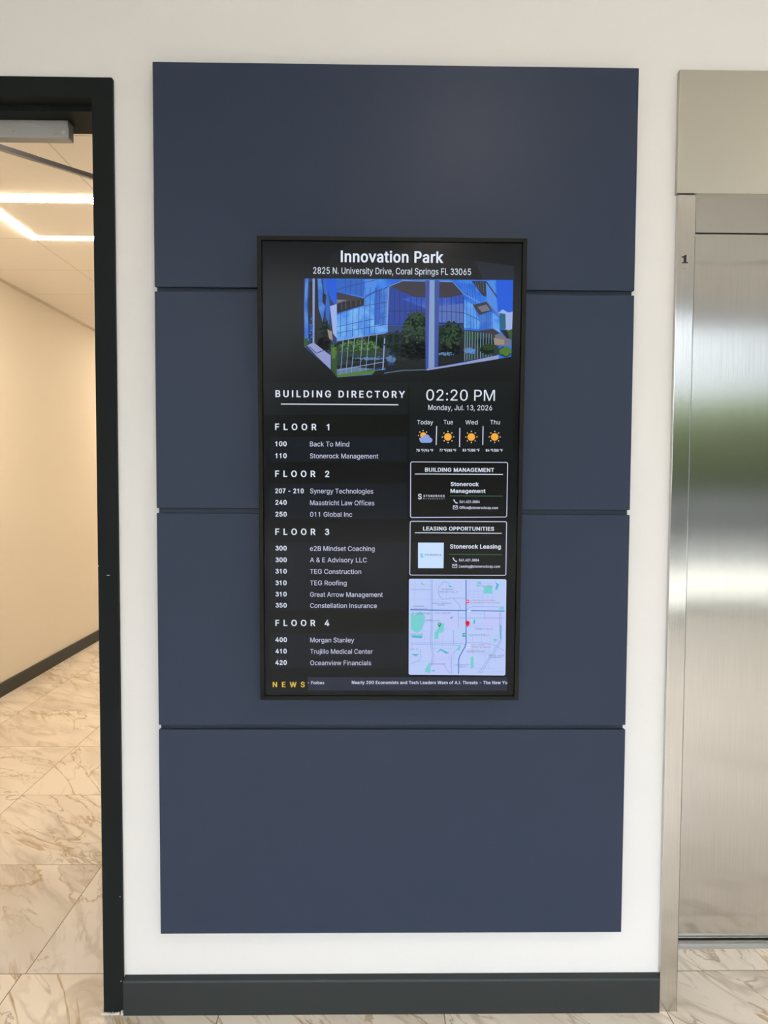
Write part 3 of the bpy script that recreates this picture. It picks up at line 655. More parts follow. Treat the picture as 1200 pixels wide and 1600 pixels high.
def glyph(ch, bold):
    """triangles of one character: (advance, points, triangles)"""
    if (ch, bold) not in _cache:
        adv, cs = GLYPHS[ch]
        P, T = [], []
        if cs:
            big = max(cs, key=lambda c: abs(area(c)))
            s0 = 1 if area(big) > 0 else -1
            outer = [c for c in cs if area(c)*s0 > 0]; holes = [c for c in cs if area(c)*s0 < 0]
            groups = [[c] for c in outer]
            for hl in holes:
                best = min((g for g in groups if inside(hl[0], g[0])), key=lambda g: abs(area(g[0])), default=None)
                if best: best.append(hl)
            for g in groups:
                if bold: g = [fatten(c, 11, 6, s0) for c in g]
                base = len(P); flat = [p for c in g for p in c]
                P += flat
                T += [tuple(base+i for i in t) for t in tessellate_polygon([[Vector((x, y, 0)) for x, y in c] for c in g])]
        _cache[ch, bold] = (adv + (16 if bold else 0), P, T)
    return _cache[ch, bold]

U_ = SW/1080
class Part: pass
cur = None
def flush():
    if cur is None or not cur.F: return
    me = bpy.data.meshes.new(cur.name)
    me.from_pydata(cur.V, [], [f for f, _ in cur.F])
    for n_ in cur.cols: me.materials.append(glow(n_))
    for p, (_, c) in zip(me.polygons, cur.F): p.material_index = cur.cols.index(c)
    o = bpy.data.objects.new(cur.name, me); C.objects.link(o); o.parent = panel
    if cur.label: o['label'] = cur.label
def art(name, label=None):
    global cur
    flush()
    cur = Part(); cur.name, cur.label, cur.V, cur.F, cur.cols = name, label, [], [], []
    cur.y = -0.0010 if name == 'heading_ghost' else -0.0014
def pt(u, v): return ((u-540)*U_, cur.y, DH-bh - v*SH/1920)
def put(col, pts, tris):
    """add flat triangles to the current part, facing the viewer"""
    if col not in cur.cols: cur.cols.append(col)
    b = len(cur.V); cur.V += [pt(*p) for p in pts]
    for t in tris:
        (x0, y0), (x1, y1), (x2, y2) = (pts[i] for i in t)
        t = t if (x1-x0)*(y2-y0) - (x2-x0)*(y1-y0) < 0 else t[::-1]
        cur.F.append(([b+i for i in t], col))
def poly(col, pts):
    cur.y -= 5e-6
    put(col, pts, [tuple(t) for t in tessellate_polygon([[Vector((x, y, 0)) for x, y in pts]])])
def line(col, w, pts):
    cur.y -= 5e-6
    for a, b in zip(pts, pts[1:]):
        a, b = Vector(a), Vector(b)
        if (b-a).length < 1e-6: continue
        d = (b-a).normalized()*w/2; s = Vector((-d.y, d.x))
        k = d*.6 if len(pts) > 2 else d*0
        put(col, [tuple(p) for p in (a-k-s, b+k-s, b+k+s, a-k+s)], [(0, 1, 2), (0, 2, 3)])
def disc(col, u, v, r):
    cur.y -= 5e-6
    n = 20; put(col, [(u+r*math.cos(2*math.pi*k/n), v+r*math.sin(2*math.pi*k/n)) for k in range(n)], [(0, k, k+1) for k in range(1, n-1)])
def ring(col, w, q, r):
    """outline with rounded corners"""
    q = [Vector(p) for p in q]; pts = []
    for i in range(4):
        p = q[i]; a = (q[i-1]-p).normalized()*r; b = (q[(i+1) % 4]-p).normalized()*r
        for k in range(5):
            t = k/4; pts.append(tuple((p+a)*(1-t)**2 + p*2*t*(1-t) + (p+b)*t*t))
    line(col, w, pts + [pts[0]])
def blob(col, u, v, ru, rv, n, seed):
    """leafy speckle: many small irregular patches inside an ellipse"""
    cur.y -= 5e-6
    g = random.Random(seed)
    for k in range(n*7):
        a, d = g.uniform(0, 2*math.pi), math.sqrt(g.random())*g.uniform(.6, 1.1)
        x, y = u + ru*d*math.cos(a), v + rv*d*math.sin(a)
        s = g.uniform(.05, .13)*min(ru, rv)+2.5
        m = 6; put(col, [(x+s*g.uniform(.5, 1.2)*math.cos(2*math.pi*j/m), y+s*g.uniform(.4, 1)*math.sin(2*math.pi*j/m)) for j in range(m)], [(0, j, j+1) for j in range(1, m-1)])
def text(s, u, v, width, cap, col, bold, track):
    """one line of lettering: left end u, baseline v, total width, capital height"""
    cur.y -= 5e-6
    sy = cap/(254 + (10 if bold else 0)); g = [glyph(c, bold) for c in s]
    lo = min((p[0] for p in g[0][1]), default=0)
    hi = g[-1][0] - max((p[0] for p in g[-1][1]), default=g[-1][0])
    nat = sum(x[0] for x in g) - lo - hi
    if track: sx = sy*(0.95 if bold else 1.0); gap = (width - nat*sx)/max(1, len(s)-1)
    else: sx = width/nat; gap = 0
    x = u - lo*sx
    for adv, P, T in g:
        if T: put(col, [(x+a*sx, v-(b+(4 if bold else 0))*sy) for a, b in P], T)
        x += adv*sx + gap

art('heading_ghost', 'dim ghost of the building above the picture')
poly('ghost', [(175,159),(263,158),(281,62),(360,9),(505,2),(400,40),(321,157)])
poly('ghost2', [(918,150),(1046,151),(1045,94),(882,75)])
poly('ghost', [(360,9),(882,75),(918,150),(321,157)])
art('heading_text')
text('Innovation Park', 327, 85, 425, 46.4, 'white', 1, 0)
text('2825 N. University Drive, Coral Springs FL 33065', 213, 133, 654, 25.8, 'white', 0, 0)
art('building_picture', 'blue glass office building picture')
poly('sky_glass', [(178,153),(1043,152),(1041,466),(687,526),(314,557),(290,530),(174,433)])
poly('dusk', [(174,153),(310,153),(311,557),(290,530),(174,433)])
poly('azure', [(261,153),(310,153),(311,265),(285,237)])
poly('cloud', [(282,265),(311,255),(311,396),(295,377)])
poly('glass1', [(180,154),(193,153),(187,266),(197,407),(177,407),(175,266)])
poly('dark', [(193,238),(210,154),(225,154),(261,200),(259,350),(280,396),(290,443),(225,444),(193,397)])
poly('column', [(210,153),(220,153),(217,425),(210,416)])
poly('glass1', [(231,153),(246,153),(261,265),(252,331),(235,275)])
poly('glass2', [(252,153),(266,152),(282,265),(278,349),(267,312)])
blob('leafd', 261, 378, 31, 56, 40, 1)
poly('dark', [(252,209),(267,219),(263,265),(250,247)])
poly('dark', [(197,168),(208,163),(208,238),(199,238)])
blob('leafk', 254, 425, 32, 47, 40, 41)
blob('glass2', 204, 350, 8, 56, 8, 42)
poly('tanp', [(271,359),(290,368),(294,406),(278,396)])
poly('leaf', [(174,397),(191,397),(187,435),(174,430)])
poly('walk', [(187,426),(214,414),(285,467),(285,525),(225,468)])
line('dusk', 3, [(196,430),(225,458),(261,444)])
poly('leaf', [(285,425),(311,415),(311,557),(290,530)])
blob('leafl', 299, 453, 12, 28, 14, 2)
poly('sky_glass', [(310,153),(546,152),(526,366),(311,405)])
poly('glass2', [(310,155),(422,154),(423,226),(310,201)])
poly('cloud_glass', [(311,302),(423,263),(470,263),(471,329),(523,337),(523,366),(311,407)])
poly('glass3', [(427,154),(477,154),(470,199),(427,221)])
poly('cloud_glass', [(428,226),(470,207),(463,263),(427,277)])
poly('glass1', [(475,199),(527,183),(520,337),(466,343),(465,263)])
line('mull', 2, [(329,235),(326,388)])
line('mull', 2, [(354,234),(350,388)])
line('mull', 2, [(379,234),(375,388)])
line('mull', 2, [(404,234),(400,388)])
line('mull', 2, [(427,189),(425,387)])
line('mull', 2, [(449,188),(447,387)])
line('mull', 2, [(470,188),(467,387)])
line('mull', 1.5, [(346,156),(347,209)])
line('mull', 1.5, [(367,156),(367,213)])
line('mull', 1.5, [(390,156),(390,218)])
line('mull', 1.5, [(411,155),(411,222)])
line('mull', 2, [(311,349),(423,324),(523,304)])
poly('glass2', [(470,201),(494,194),(488,338),(466,340)])
line('mull', 1.5, [(476,188),(472,338)])
line('mull', 1.5, [(496,188),(493,338)])
line('mull', 1.5, [(510,188),(506,338)])
line('column', 1.5, [(426,200),(421,367)])
line('column', 1.5, [(525,199),(520,366)])
line('mull', 2, [(311,375),(423,353),(523,337)])
line('mull', 2, [(310,198),(375,180),(477,155)])
line('mull', 2.5, [(423,231),(470,205),(527,183)])
line('mull', 2, [(423,263),(522,245)])
line('mull', 1.5, [(466,277),(523,262)])
line('mull', 1.5, [(489,194),(486,338)])
line('mull', 1.5, [(504,193),(501,338)])
poly('soffit', [(310,207),(424,232),(423,247),(311,265)])
poly('dark', [(311,251),(424,235),(423,260),(311,294)])
poly('stone', [(311,237),(356,239),(311,254)])
line('stone', 1.5, [(330,241),(330,280)])
line('stone', 1.5, [(348,241),(349,275)])
line('stone', 1.5, [(369,241),(369,269)])
line('stone', 1.5, [(390,240),(390,263)])
line('stone', 1.5, [(409,240),(409,258)])
poly('dusk2', [(311,409),(523,371),(524,517),(311,553)])
blob('leafd', 376, 428, 71, 30, 70, 3)
blob('leafl', 357, 431, 43, 24, 14, 4)
blob('leafd', 471, 413, 53, 37, 60, 5)
blob('leafg', 404, 442, 96, 29, 40, 6)
blob('leafl', 423, 423, 77, 24, 10, 38)
blob('leafk', 409, 480, 91, 12, 26, 39)
blob('car', 548, 479, 29, 11, 10, 8)
blob('car', 452, 479, 86, 7, 16, 9)
poly('dark', [(311,509),(510,479),(586,483),(548,507),(311,538)])
poly('walk2', [(311,523),(385,513),(472,522),(311,547)])
line('column', 3, [(311,407),(423,387),(514,373)])
line('column', 3, [(311,528),(510,491)])
line('frame_l', 2.2, [(337,404),(326,546)])
line('frame_l', 2.2, [(360,400),(349,544)])
line('frame_l', 2.2, [(385,396),(371,541)])
line('frame_l', 2.2, [(416,390),(407,538)])
line('frame_l', 2.2, [(444,385),(431,535)])
line('frame_l', 2.2, [(478,379),(466,531)])
line('column', 5, [(511,373),(503,528)])
poly('leafl', [(311,547),(405,532),(510,524),(453,544),(314,557)])
poly('indigo', [(527,183),(632,216),(737,218),(837,212),(838,334),(523,339)])
poly('indigo2', [(632,216),(737,218),(837,212),(837,259),(699,279),(584,234)])
poly('cloud2', [(737,260),(837,249),(838,329),(719,326)])
line('navy', 2, [(551,195),(552,335)])
line('navy', 2, [(572,194),(573,335)])
line('navy', 2, [(594,218),(595,335)])
line('navy', 2, [(618,218),(619,334)])
line('navy', 2, [(641,218),(642,334)])
line('navy', 2, [(662,218),(663,334)])
line('navy', 2, [(748,217),(749,333)])
line('navy', 2, [(767,216),(769,333)])
line('navy', 2, [(786,216),(788,333)])
line('navy', 2, [(805,216),(807,332)])
line('navy', 2, [(821,216),(822,332)])
line('navy', 2.5, [(527,283),(680,281)])
line('navy', 2, [(733,281),(838,287)])
line('navy', 3, [(523,337),(685,334),(838,332)])
poly('soffit', [(529,182),(584,159),(791,162),(837,212),(784,224),(718,228),(632,224)])
line('column', 2, [(529,182),(584,159),(791,162),(837,208)])
line('frame_l', 4, [(526,184),(518,339)])
poly('dusk3', [(523,341),(838,334),(841,490),(687,521),(524,526)])
poly('night', [(547,375),(839,362),(841,490),(687,515),(548,507)])
blob('leafd', 642, 345, 54, 61, 70, 11)
blob('leafd', 586, 421, 72, 56, 70, 12)
blob('leafd', 547, 394, 39, 27, 30, 40)
blob('leafk', 634, 440, 77, 46, 60, 13)
blob('leafd', 786, 382, 54, 56, 70, 14)
blob('leafk', 787, 438, 49, 38, 40, 15)
blob('leafg', 647, 303, 43, 20, 9, 16)
blob('leafg', 633, 364, 58, 47, 9, 36)
blob('leafg', 791, 353, 39, 24, 6, 17)
blob('leafg', 787, 400, 43, 38, 6, 37)
poly('night', [(519,507),(687,491),(840,476),(841,490),(687,521),(510,531)])
blob('car', 538, 481, 21, 13, 14, 18)
blob('car', 768, 457, 39, 8, 10, 19)
line('navy', 2, [(547,375),(539,516)])
line('navy', 2, [(573,374),(574,507)])
line('navy', 3, [(523,375),(681,364)])
poly('night', [(472,529),(548,520),(687,515),(687,527),(548,543),(453,550)])
poly('walk', [(687,519),(841,492),(987,460),(988,476),(687,526)])
line('walk2', 3, [(510,538),(587,526),(687,523)])
poly('tint', [(677,156),(696,157),(696,517),(682,519)])
poly('tint', [(716,156),(736,156),(734,511),(718,513)])
poly('column', [(695,156),(716,155),(719,513),(694,517)])
poly('frame_l', [(705,156),(713,155),(715,513),(705,515)])
poly('sky_glass', [(791,158),(898,157),(978,278),(990,375),(839,355),(837,214)])
poly('cloud_glass', [(837,231),(880,258),(905,324),(906,354),(839,348)])
line('mull', 1.5, [(851,240),(853,353)])
line('mull', 1.5, [(866,250),(868,352)])
line('mull', 1.5, [(880,260),(882,352)])
line('mull', 1.5, [(892,267),(893,352)])
line('mull', 1.3, [(797,160),(805,192)])
line('mull', 1.3, [(807,162),(816,201)])
line('mull', 1.3, [(818,164),(826,210)])
line('mull', 1.3, [(828,165),(837,219)])
line('mull', 1.3, [(839,167),(847,229)])
line('mull', 1.3, [(849,169),(858,238)])
line('mull', 1.3, [(860,171),(869,247)])
line('mull', 1.3, [(871,172),(879,256)])
line('mull', 1.3, [(881,174),(890,266)])
line('column', 2, [(791,162),(837,210),(928,258)])
line('mull', 2, [(838,287),(891,310),(905,319)])
poly('dark2', [(869,157),(929,157),(932,222),(916,216)])
line('stone', 1.3, [(884,159),(892,183)])
line('stone', 1.3, [(895,159),(901,191)])
line('stone', 1.3, [(907,159),(911,198)])
line('stone', 1.3, [(918,159),(921,205)])
poly('glass3', [(930,157),(965,156),(980,278),(981,297),(934,239)])
line('soffit', 5, [(931,160),(978,224)])
poly('soffit', [(876,255),(934,241),(957,278),(905,297)])
poly('stone', [(895,263),(933,253),(950,276),(914,284)])
poly('glass1', [(905,299),(957,284),(959,351),(909,354)])
line('stone', 3, [(934,241),(985,297)])
line('mull', 1.3, [(912,299),(913,352)])
line('mull', 1.3, [(919,297),(920,352)])
line('mull', 1.3, [(927,295),(928,352)])
line('mull', 1.3, [(935,293),(936,352)])
line('mull', 1.3, [(942,291),(943,352)])
line('mull', 1.3, [(950,289),(951,352)])
poly('cloud_glass', [(959,284),(987,309),(990,368),(962,351)])
poly('soffit', [(903,360),(962,351),(992,370),(969,378)])
poly('dusk2', [(839,357),(906,361),(969,378),(986,389),(987,460),(841,491)])
blob('leafg', 873, 385, 38, 17, 30, 21)
blob('leafd', 931, 408, 48, 19, 40, 22)
blob('car', 864, 442, 25, 11, 14, 23)
blob('glass3', 874, 447, 19, 9, 6, 24)
line('frame_l', 2, [(846,361),(845,486)])
line('frame_l', 2, [(855,362),(855,484)])
line('frame_l', 2, [(865,363),(865,482)])
line('frame_l', 2, [(876,364),(876,480)])
line('frame_l', 2, [(888,366),(888,478)])
line('frame_l', 2, [(899,367),(899,476)])
line('frame_l', 2, [(911,368),(911,474)])
line('frame_l', 2, [(922,369),(922,472)])
line('frame_l', 2, [(934,371),(934,470)])
line('frame_l', 2, [(946,372),(945,468)])
line('frame_l', 2, [(957,373),(957,466)])
blob('leafd', 941, 437, 31, 20, 40, 25)
blob('leafg', 946, 427, 29, 13, 18, 26)
line('night', 3, [(837,221),(841,491)])
poly('azure', [(971,152),(1043,152),(1043,296),(986,283),(982,278)])
poly('cloud', [(984,287),(1000,272),(1025,285),(1043,281),(1042,360),(1016,360)])
poly('teal_g', [(988,287),(1013,291),(1016,351),(991,357)])
poly('stone', [(969,378),(990,370),(1038,398),(1039,422),(979,422)])
poly('dark', [(991,357),(1022,355),(1038,388),(1022,393)])
poly('tanp', [(965,389),(1009,396),(1010,417),(969,418)])
poly('leaf', [(1021,360),(1043,352),(1042,393),(1036,398)])
blob('leafg', 1013, 447, 28, 19, 60, 27)
blob('leafl', 1016, 444, 23, 16, 40, 28)
poly('walk', [(917,477),(986,460),(988,476),(918,488)])
art('directory_heading')
poly('slate2', [(7,582),(608,577),(609,710),(6,715)])
text('BUILDING DIRECTORY', 54, 640, 543, 28.4, 'white', 1, 1)
line('white', 4, [(77,669),(569,669)])
art('floor_listing', 'list of tenants on floor 1')
poly('ink', [(30,717),(606,713),(607,802),(30,807)])
poly('slate', [(30,807),(607,802),(608,906),(29,910)])
text('FLOOR 1', 52, 777, 227, 26.6, 'white', 1, 1)
text('100', 52, 845, 48, 20.1, 'white', 1, 0)
text('Back To Mind', 198, 845, 165, 20.1, 'lilac', 0, 0)
text('110', 52, 895, 48, 20.1, 'white', 1, 0)
text('Stonerock Management', 198, 895, 288, 20.1, 'lilac', 0, 0)
art('floor_listing', 'list of tenants on floor 2')
poly('ink', [(29,913),(608,909),(608,999),(28,1003)])
poly('slate', [(28,1003),(608,999),(610,1151),(28,1154)])
text('FLOOR 2', 51, 974, 228, 26.6, 'white', 1, 1)
text('207 - 210', 51, 1043, 120, 20.1, 'white', 1, 0)
text('Synergy Technologies', 198, 1043, 267, 20.1, 'lilac', 0, 0)
text('240', 51, 1092, 48, 20.1, 'white', 1, 0)
text('Maastricht Law Offices', 198, 1093, 272, 20.1, 'lilac', 0, 0)
text('250', 51, 1142, 48, 20.1, 'white', 1, 0)
text('011 Global Inc', 198, 1142, 178, 20.1, 'lilac', 0, 0)
art('floor_listing', 'list of tenants on floor 3')
poly('ink', [(28,1156),(610,1153),(611,1249),(27,1251)])
poly('slate', [(27,1251),(611,1249),(613,1544),(25,1546)])
text('FLOOR 3', 50, 1220, 229, 26.6, 'white', 1, 1)
text('300', 50, 1287, 48, 20.1, 'white', 1, 0)
text('e2B Mindset Coaching', 197, 1288, 275, 20.1, 'lilac', 0, 0)
text('300', 50, 1337, 48, 20.1, 'white', 1, 0)
text('A & E Advisory LLC', 197, 1337, 242, 20.1, 'lilac', 0, 0)
text('310', 49, 1386, 49, 20.1, 'white', 1, 0)
text('TEG Construction', 197, 1387, 218, 20.1, 'lilac', 0, 0)
text('310', 49, 1436, 48, 20.1, 'white', 1, 0)
text('TEG Roofing', 197, 1436, 156, 20.1, 'lilac', 0, 0)
text('310', 49, 1485, 48, 20.1, 'white', 1, 0)
text('Great Arrow Management', 197, 1486, 311, 20.1, 'lilac', 0, 0)
text('350', 49, 1533, 48, 20.1, 'white', 1, 0)
text('Constellation Insurance', 197, 1534, 286, 20.1, 'lilac', 0, 0)
art('floor_listing', 'list of tenants on floor 4')
poly('ink', [(25,1548),(613,1547),(614,1644),(25,1645)])
poly('slate', [(25,1645),(614,1644),(615,1796),(24,1796)])
text('FLOOR 4', 48, 1613, 231, 26.6, 'white', 1, 1)
text('400', 48, 1683, 49, 20.1, 'white', 1, 0)
text('Morgan Stanley', 197, 1684, 189, 20.1, 'lilac', 0, 0)
text('410', 48, 1733, 48, 20.1, 'white', 1, 0)
text('Trujillo Medical Center', 197, 1734, 269, 20.1, 'lilac', 0, 0)
text('420', 47, 1783, 49, 20.1, 'white', 1, 0)
text('Oceanview Financials', 197, 1784, 262, 20.1, 'lilac', 0, 0)
art('clock_text')
poly('slate2', [(616,574),(1051,570),(1054,706),(617,710)])
text('02:20 PM', 686, 650, 289, 45.4, 'white', 0, 0)
text('Monday, Jul. 13, 2026', 695, 690, 269, 21.4, 'white', 0, 0)
art('weather_forecast', 'weather row with orange sun icons')
poly('slate2', [(617,710),(1054,706),(1057,897),(618,900)])
text('Today', 649, 750, 67, 17.8, 'white', 0, 0)
text('Tue', 760, 749, 40, 17.8, 'white', 0, 0)
text('Wed', 852, 749, 52, 17.8, 'white', 0, 0)
text('Thu', 957, 748, 41, 17.8, 'white', 0, 0)
line('lilac', 4, [(731,757),(730,836)])
line('lilac', 4, [(829,764),(829,844)])
line('lilac', 4, [(927,756),(927,835)])
disc('orange', 779, 802, 16.0)
line('cream', 4, [(801,802),(805,802)])
line('cream', 4, [(795,817),(798,820)])
line('cream', 4, [(780,824),(780,828)])
line('cream', 4, [(765,817),(762,820)])
line('cream', 4, [(758,803),(754,803)])
line('cream', 4, [(764,787),(761,785)])
line('cream', 4, [(779,781),(779,777)])
line('cream', 4, [(794,787),(797,784)])
disc('orange', 878, 802, 16.0)
line('cream', 4, [(900,801),(904,801)])
line('cream', 4, [(893,817),(896,819)])
line('cream', 4, [(878,823),(879,827)])
line('cream', 4, [(863,817),(860,820)])
line('cream', 4, [(857,802),(853,802)])
line('cream', 4, [(863,787),(860,784)])
line('cream', 4, [(878,780),(878,776)])
line('cream', 4, [(893,786),(896,784)])
disc('orange', 977, 801, 16.0)
line('cream', 4, [(998,801),(1002,801)])
line('cream', 4, [(992,816),(995,819)])
line('cream', 4, [(977,822),(977,826)])
line('cream', 4, [(962,816),(959,819)])
line('cream', 4, [(956,801),(952,801)])
line('cream', 4, [(962,786),(959,783)])
line('cream', 4, [(977,780),(977,776)])
line('cream', 4, [(992,786),(995,783)])
disc('orange', 675, 796, 12.8)
line('cream', 4, [(662,809),(659,812)])
line('cream', 4, [(657,797),(653,797)])
line('cream', 4, [(662,784),(659,781)])
line('cream', 4, [(674,778),(674,774)])
line('cream', 4, [(687,784),(690,781)])
disc('cloudi', 672, 815, 12.3)
disc('cloudi', 689, 807, 14.4)
disc('cloudi', 703, 816, 10.7)
poly('cloudi', [(670,811),(704,811),(704,827),(670,827)])
text('78 °F/96 °F', 646, 865, 72, 11.4, 'white', 1, 0)
text('77 °F/88 °F', 744, 864, 71, 11.4, 'white', 1, 0)
text('83 °F/88 °F', 842, 863, 72, 11.4, 'white', 1, 0)
text('84 °F/88 °F', 940, 863, 72, 11.4, 'white', 1, 0)
art('management_card')
poly('coal', [(625,910),(1032,910),(1032,1138),(626,1142)])
ring('lilac', 3.2, [(623,908),(1034,908),(1034,1140),(624,1144)], 8)
text('BUILDING MANAGEMENT', 684, 949, 293, 16.8, 'white', 1, 0)
line('white', 3, [(641,959),(1015,959)])
text('Stonerock', 793, 1009, 120, 16.5, 'white', 1, 0)
text('Management', 793, 1038, 149, 16.5, 'white', 1, 0)
line('green', 2.4, [(791,1051),(1017,1051)])
text('S', 655, 1066, 16, 23.2, 'white', 1, 0)
text('STONEROCK', 678, 1056, 91, 8.8, 'white', 1, 1)
text('MANAGEMENT', 678, 1066, 90, 4.9, 'lilac', 0, 1)
line('lilac', 4, [(808,1067),(810,1073),(816,1080),(822,1082)])
line('lilac', 6, [(807,1067),(809,1070)])
line('lilac', 6, [(819,1080),(822,1082)])
text('561.421.3884', 832, 1081, 86, 11.1, 'lilac', 1, 0)
line('lilac', 2.4, [(805,1093),(823,1093),(824,1107),(806,1107),(805,1093)])
line('lilac', 2.4, [(805,1093),(815,1101),(823,1093)])
text('Office@stonerockcap.com', 832, 1106, 164, 11.1, 'lilac', 1, 0)
art('leasing_card', 'card with white square logo')
poly('coal', [(625,1161),(1032,1161),(1034,1389),(625,1389)])
ring('lilac', 3.2, [(623,1160),(1034,1160),(1035,1391),(623,1391)], 8)
text('LEASING OPPORTUNITIES', 678, 1199, 303, 16.3, 'white', 1, 0)
line('white', 3, [(643,1209),(1014,1210)])
poly('paper', [(657,1251),(767,1251),(767,1361),(658,1361)])
text('S', 667, 1315, 13, 16.5, 'tealm', 1, 0)
text('STONEROCK', 686, 1307, 71, 7.0, 'inky', 1, 1)
text('LEASING', 686, 1314, 73, 4.1, 'tealm', 0, 1)
text('Stonerock Leasing', 794, 1276, 217, 18.1, 'white', 1, 0)
line('green', 2.4, [(791,1301),(1016,1302)])
line('lilac', 4, [(808,1316),(810,1323),(817,1330),(823,1332)])
line('lilac', 6, [(808,1316),(809,1320)])
line('lilac', 6, [(819,1330),(823,1332)])
text('561.421.3884', 833, 1331, 86, 11.1, 'lilac', 1, 0)
line('lilac', 2.4, [(806,1344),(824,1344),(824,1358),(806,1358),(806,1344)])
line('lilac', 2.4, [(806,1345),(815,1352),(824,1344)])
text('Leasing@stonerockcap.com', 833, 1358, 176, 11.1, 'lilac', 1, 0)
art('street_map', 'pale blue street map with red pin')
poly('mapb', [(625,1408),(1032,1409),(1035,1410),(1036,1413),(1039,1823),(1038,1826),(1035,1827),(627,1824),(624,1823),(623,1820),(621,1412),(622,1409)])
poly('mapp', [(946,1546),(1031,1546),(1032,1637),(947,1627)])
poly('mapp', [(718,1724),(808,1724),(809,1821),(729,1821)])
poly('mapp', [(761,1557),(826,1557),(827,1622),(777,1612)])
poly('mapg', [(670,1420),(687,1431),(680,1436),(671,1429)])
poly('mapt', [(787,1431),(807,1441),(795,1444)])
poly('mapg', [(941,1438),(979,1438),(978,1470),(940,1470)])
poly('mapg', [(914,1418),(930,1418),(930,1431),(913,1431)])
poly('mapt', [(988,1417),(1007,1432),(997,1455),(989,1450),(996,1433)])
poly('mapg', [(628,1554),(646,1565),(671,1547),(691,1572),(677,1628),(657,1643),(629,1628)])
poly('mapt', [(633,1653),(680,1653),(677,1666),(633,1663)])
poly('mapg', [(747,1597),(773,1600),(770,1638),(750,1643),(748,1669),(732,1669),(732,1638),(744,1628)])
poly('mapt', [(799,1572),(811,1570),(805,1580),(799,1580)])
poly('mapt', [(904,1580),(907,1592),(903,1604),(896,1597)])
poly('mapg', [(985,1668),(1004,1666),(998,1681),(989,1679)])
poly('mapg', [(835,1698),(846,1698),(842,1719),(833,1719)])
poly('mapt', [(738,1732),(758,1711),(796,1729),(783,1734),(759,1719)])
poly('mapg', [(889,1747),(901,1744),(902,1795),(890,1800)])
poly('mapg', [(692,1801),(713,1769),(716,1816),(693,1816)])
poly('mapt', [(630,1734),(663,1735),(653,1746)])
poly('mapg', [(1010,1531),(1029,1526),(1030,1541),(1008,1541)])
poly('mapt', [(719,1807),(736,1803),(730,1813)])
line('mapr', 1.0, [(869,1415),(927,1416)])
line('mapr', 1.0, [(914,1427),(978,1426)])
line('mapr', 1.0, [(625,1433),(721,1433)])
line('mapr', 1.0, [(626,1447),(698,1447)])
line('mapr', 1.0, [(869,1457),(936,1458)])
line('mapr', 1.0, [(869,1463),(941,1461)])
line('mapr', 1.0, [(870,1476),(939,1474)])
line('mapr', 1.0, [(870,1486),(995,1487)])
line('mapr', 1.0, [(626,1498),(748,1497)])
line('mapr', 1.0, [(721,1508),(788,1507)])
line('mapr', 1.0, [(870,1520),(926,1521)])
line('mapr', 1.0, [(626,1527),(708,1528)])
line('mapr', 1.0, [(721,1537),(818,1537)])
line('mapr', 1.0, [(916,1547),(1018,1545)])
line('mapr', 1.0, [(871,1556),(949,1557)])
line('mapr', 1.0, [(627,1564),(677,1563)])
line('mapr', 1.0, [(916,1577),(1005,1575)])
line('mapr', 1.0, [(627,1586),(724,1585)])
line('mapr', 1.0, [(871,1600),(940,1599)])
line('mapr', 1.0, [(872,1610),(998,1610)])
line('mapr', 1.0, [(872,1616),(929,1618)])
line('mapr', 1.0, [(722,1624),(802,1625)])
line('mapr', 1.0, [(627,1637),(714,1636)])
line('mapr', 1.0, [(917,1648),(965,1646)])
line('mapr', 1.0, [(627,1660),(709,1661)])
line('mapr', 1.0, [(627,1669),(713,1669)])
line('mapr', 1.0, [(723,1679),(851,1679)])
line('mapr', 1.0, [(873,1685),(997,1684)])
line('mapr', 1.0, [(873,1701),(935,1701)])
line('mapr', 1.0, [(723,1711),(810,1711)])
line('mapr', 1.0, [(873,1715),(924,1715)])
line('mapr', 1.0, [(873,1727),(965,1727)])
line('mapr', 1.0, [(919,1737),(990,1736)])
line('mapr', 1.0, [(628,1749),(681,1747)])
line('mapr', 1.0, [(723,1756),(845,1757)])
line('mapr', 1.0, [(628,1768),(743,1768)])
line('mapr', 1.0, [(874,1779),(924,1778)])
line('mapr', 1.0, [(874,1794),(972,1795)])
line('mapr', 1.0, [(920,1799),(990,1798)])
line('mapr', 1.0, [(920,1814),(1028,1812)])
line('mapr', 1.0, [(632,1648),(634,1710)])
line('mapr', 1.0, [(643,1466),(645,1521)])
line('mapr', 1.0, [(647,1416),(647,1478)])
line('mapr', 1.0, [(662,1704),(662,1764)])
line('mapr', 1.0, [(674,1557),(674,1629)])
line('mapr', 1.0, [(678,1557),(677,1639)])
line('mapr', 1.0, [(689,1648),(690,1690)])
line('mapr', 1.0, [(703,1466),(703,1540)])
line('mapr', 1.0, [(713,1648),(714,1733)])
line('mapr', 1.0, [(724,1466),(725,1540)])
line('mapr', 1.0, [(734,1648),(733,1714)])
line('mapr', 1.0, [(738,1416),(740,1462)])
line('mapr', 1.0, [(749,1416),(749,1505)])
line('mapr', 1.0, [(766,1648),(767,1706)])
line('mapr', 1.0, [(766,1466),(765,1498)])
line('mapr', 1.0, [(779,1416),(781,1495)])
line('mapr', 1.0, [(792,1704),(791,1760)])
line('mapr', 1.0, [(801,1704),(803,1795)])
line('mapr', 1.0, [(816,1648),(815,1688)])
line('mapr', 1.0, [(819,1704),(819,1798)])
line('mapr', 1.0, [(833,1704),(832,1739)])
line('mapr', 1.0, [(840,1415),(843,1447)])
line('mapr', 1.0, [(851,1556),(850,1597)])
line('mapr', 1.0, [(865,1648),(866,1718)])
line('mapr', 1.0, [(872,1466),(874,1547)])
line('mapr', 1.0, [(876,1415),(876,1492)])
line('mapr', 1.0, [(896,1648),(899,1736)])
line('mapr', 1.0, [(896,1466),(898,1557)])
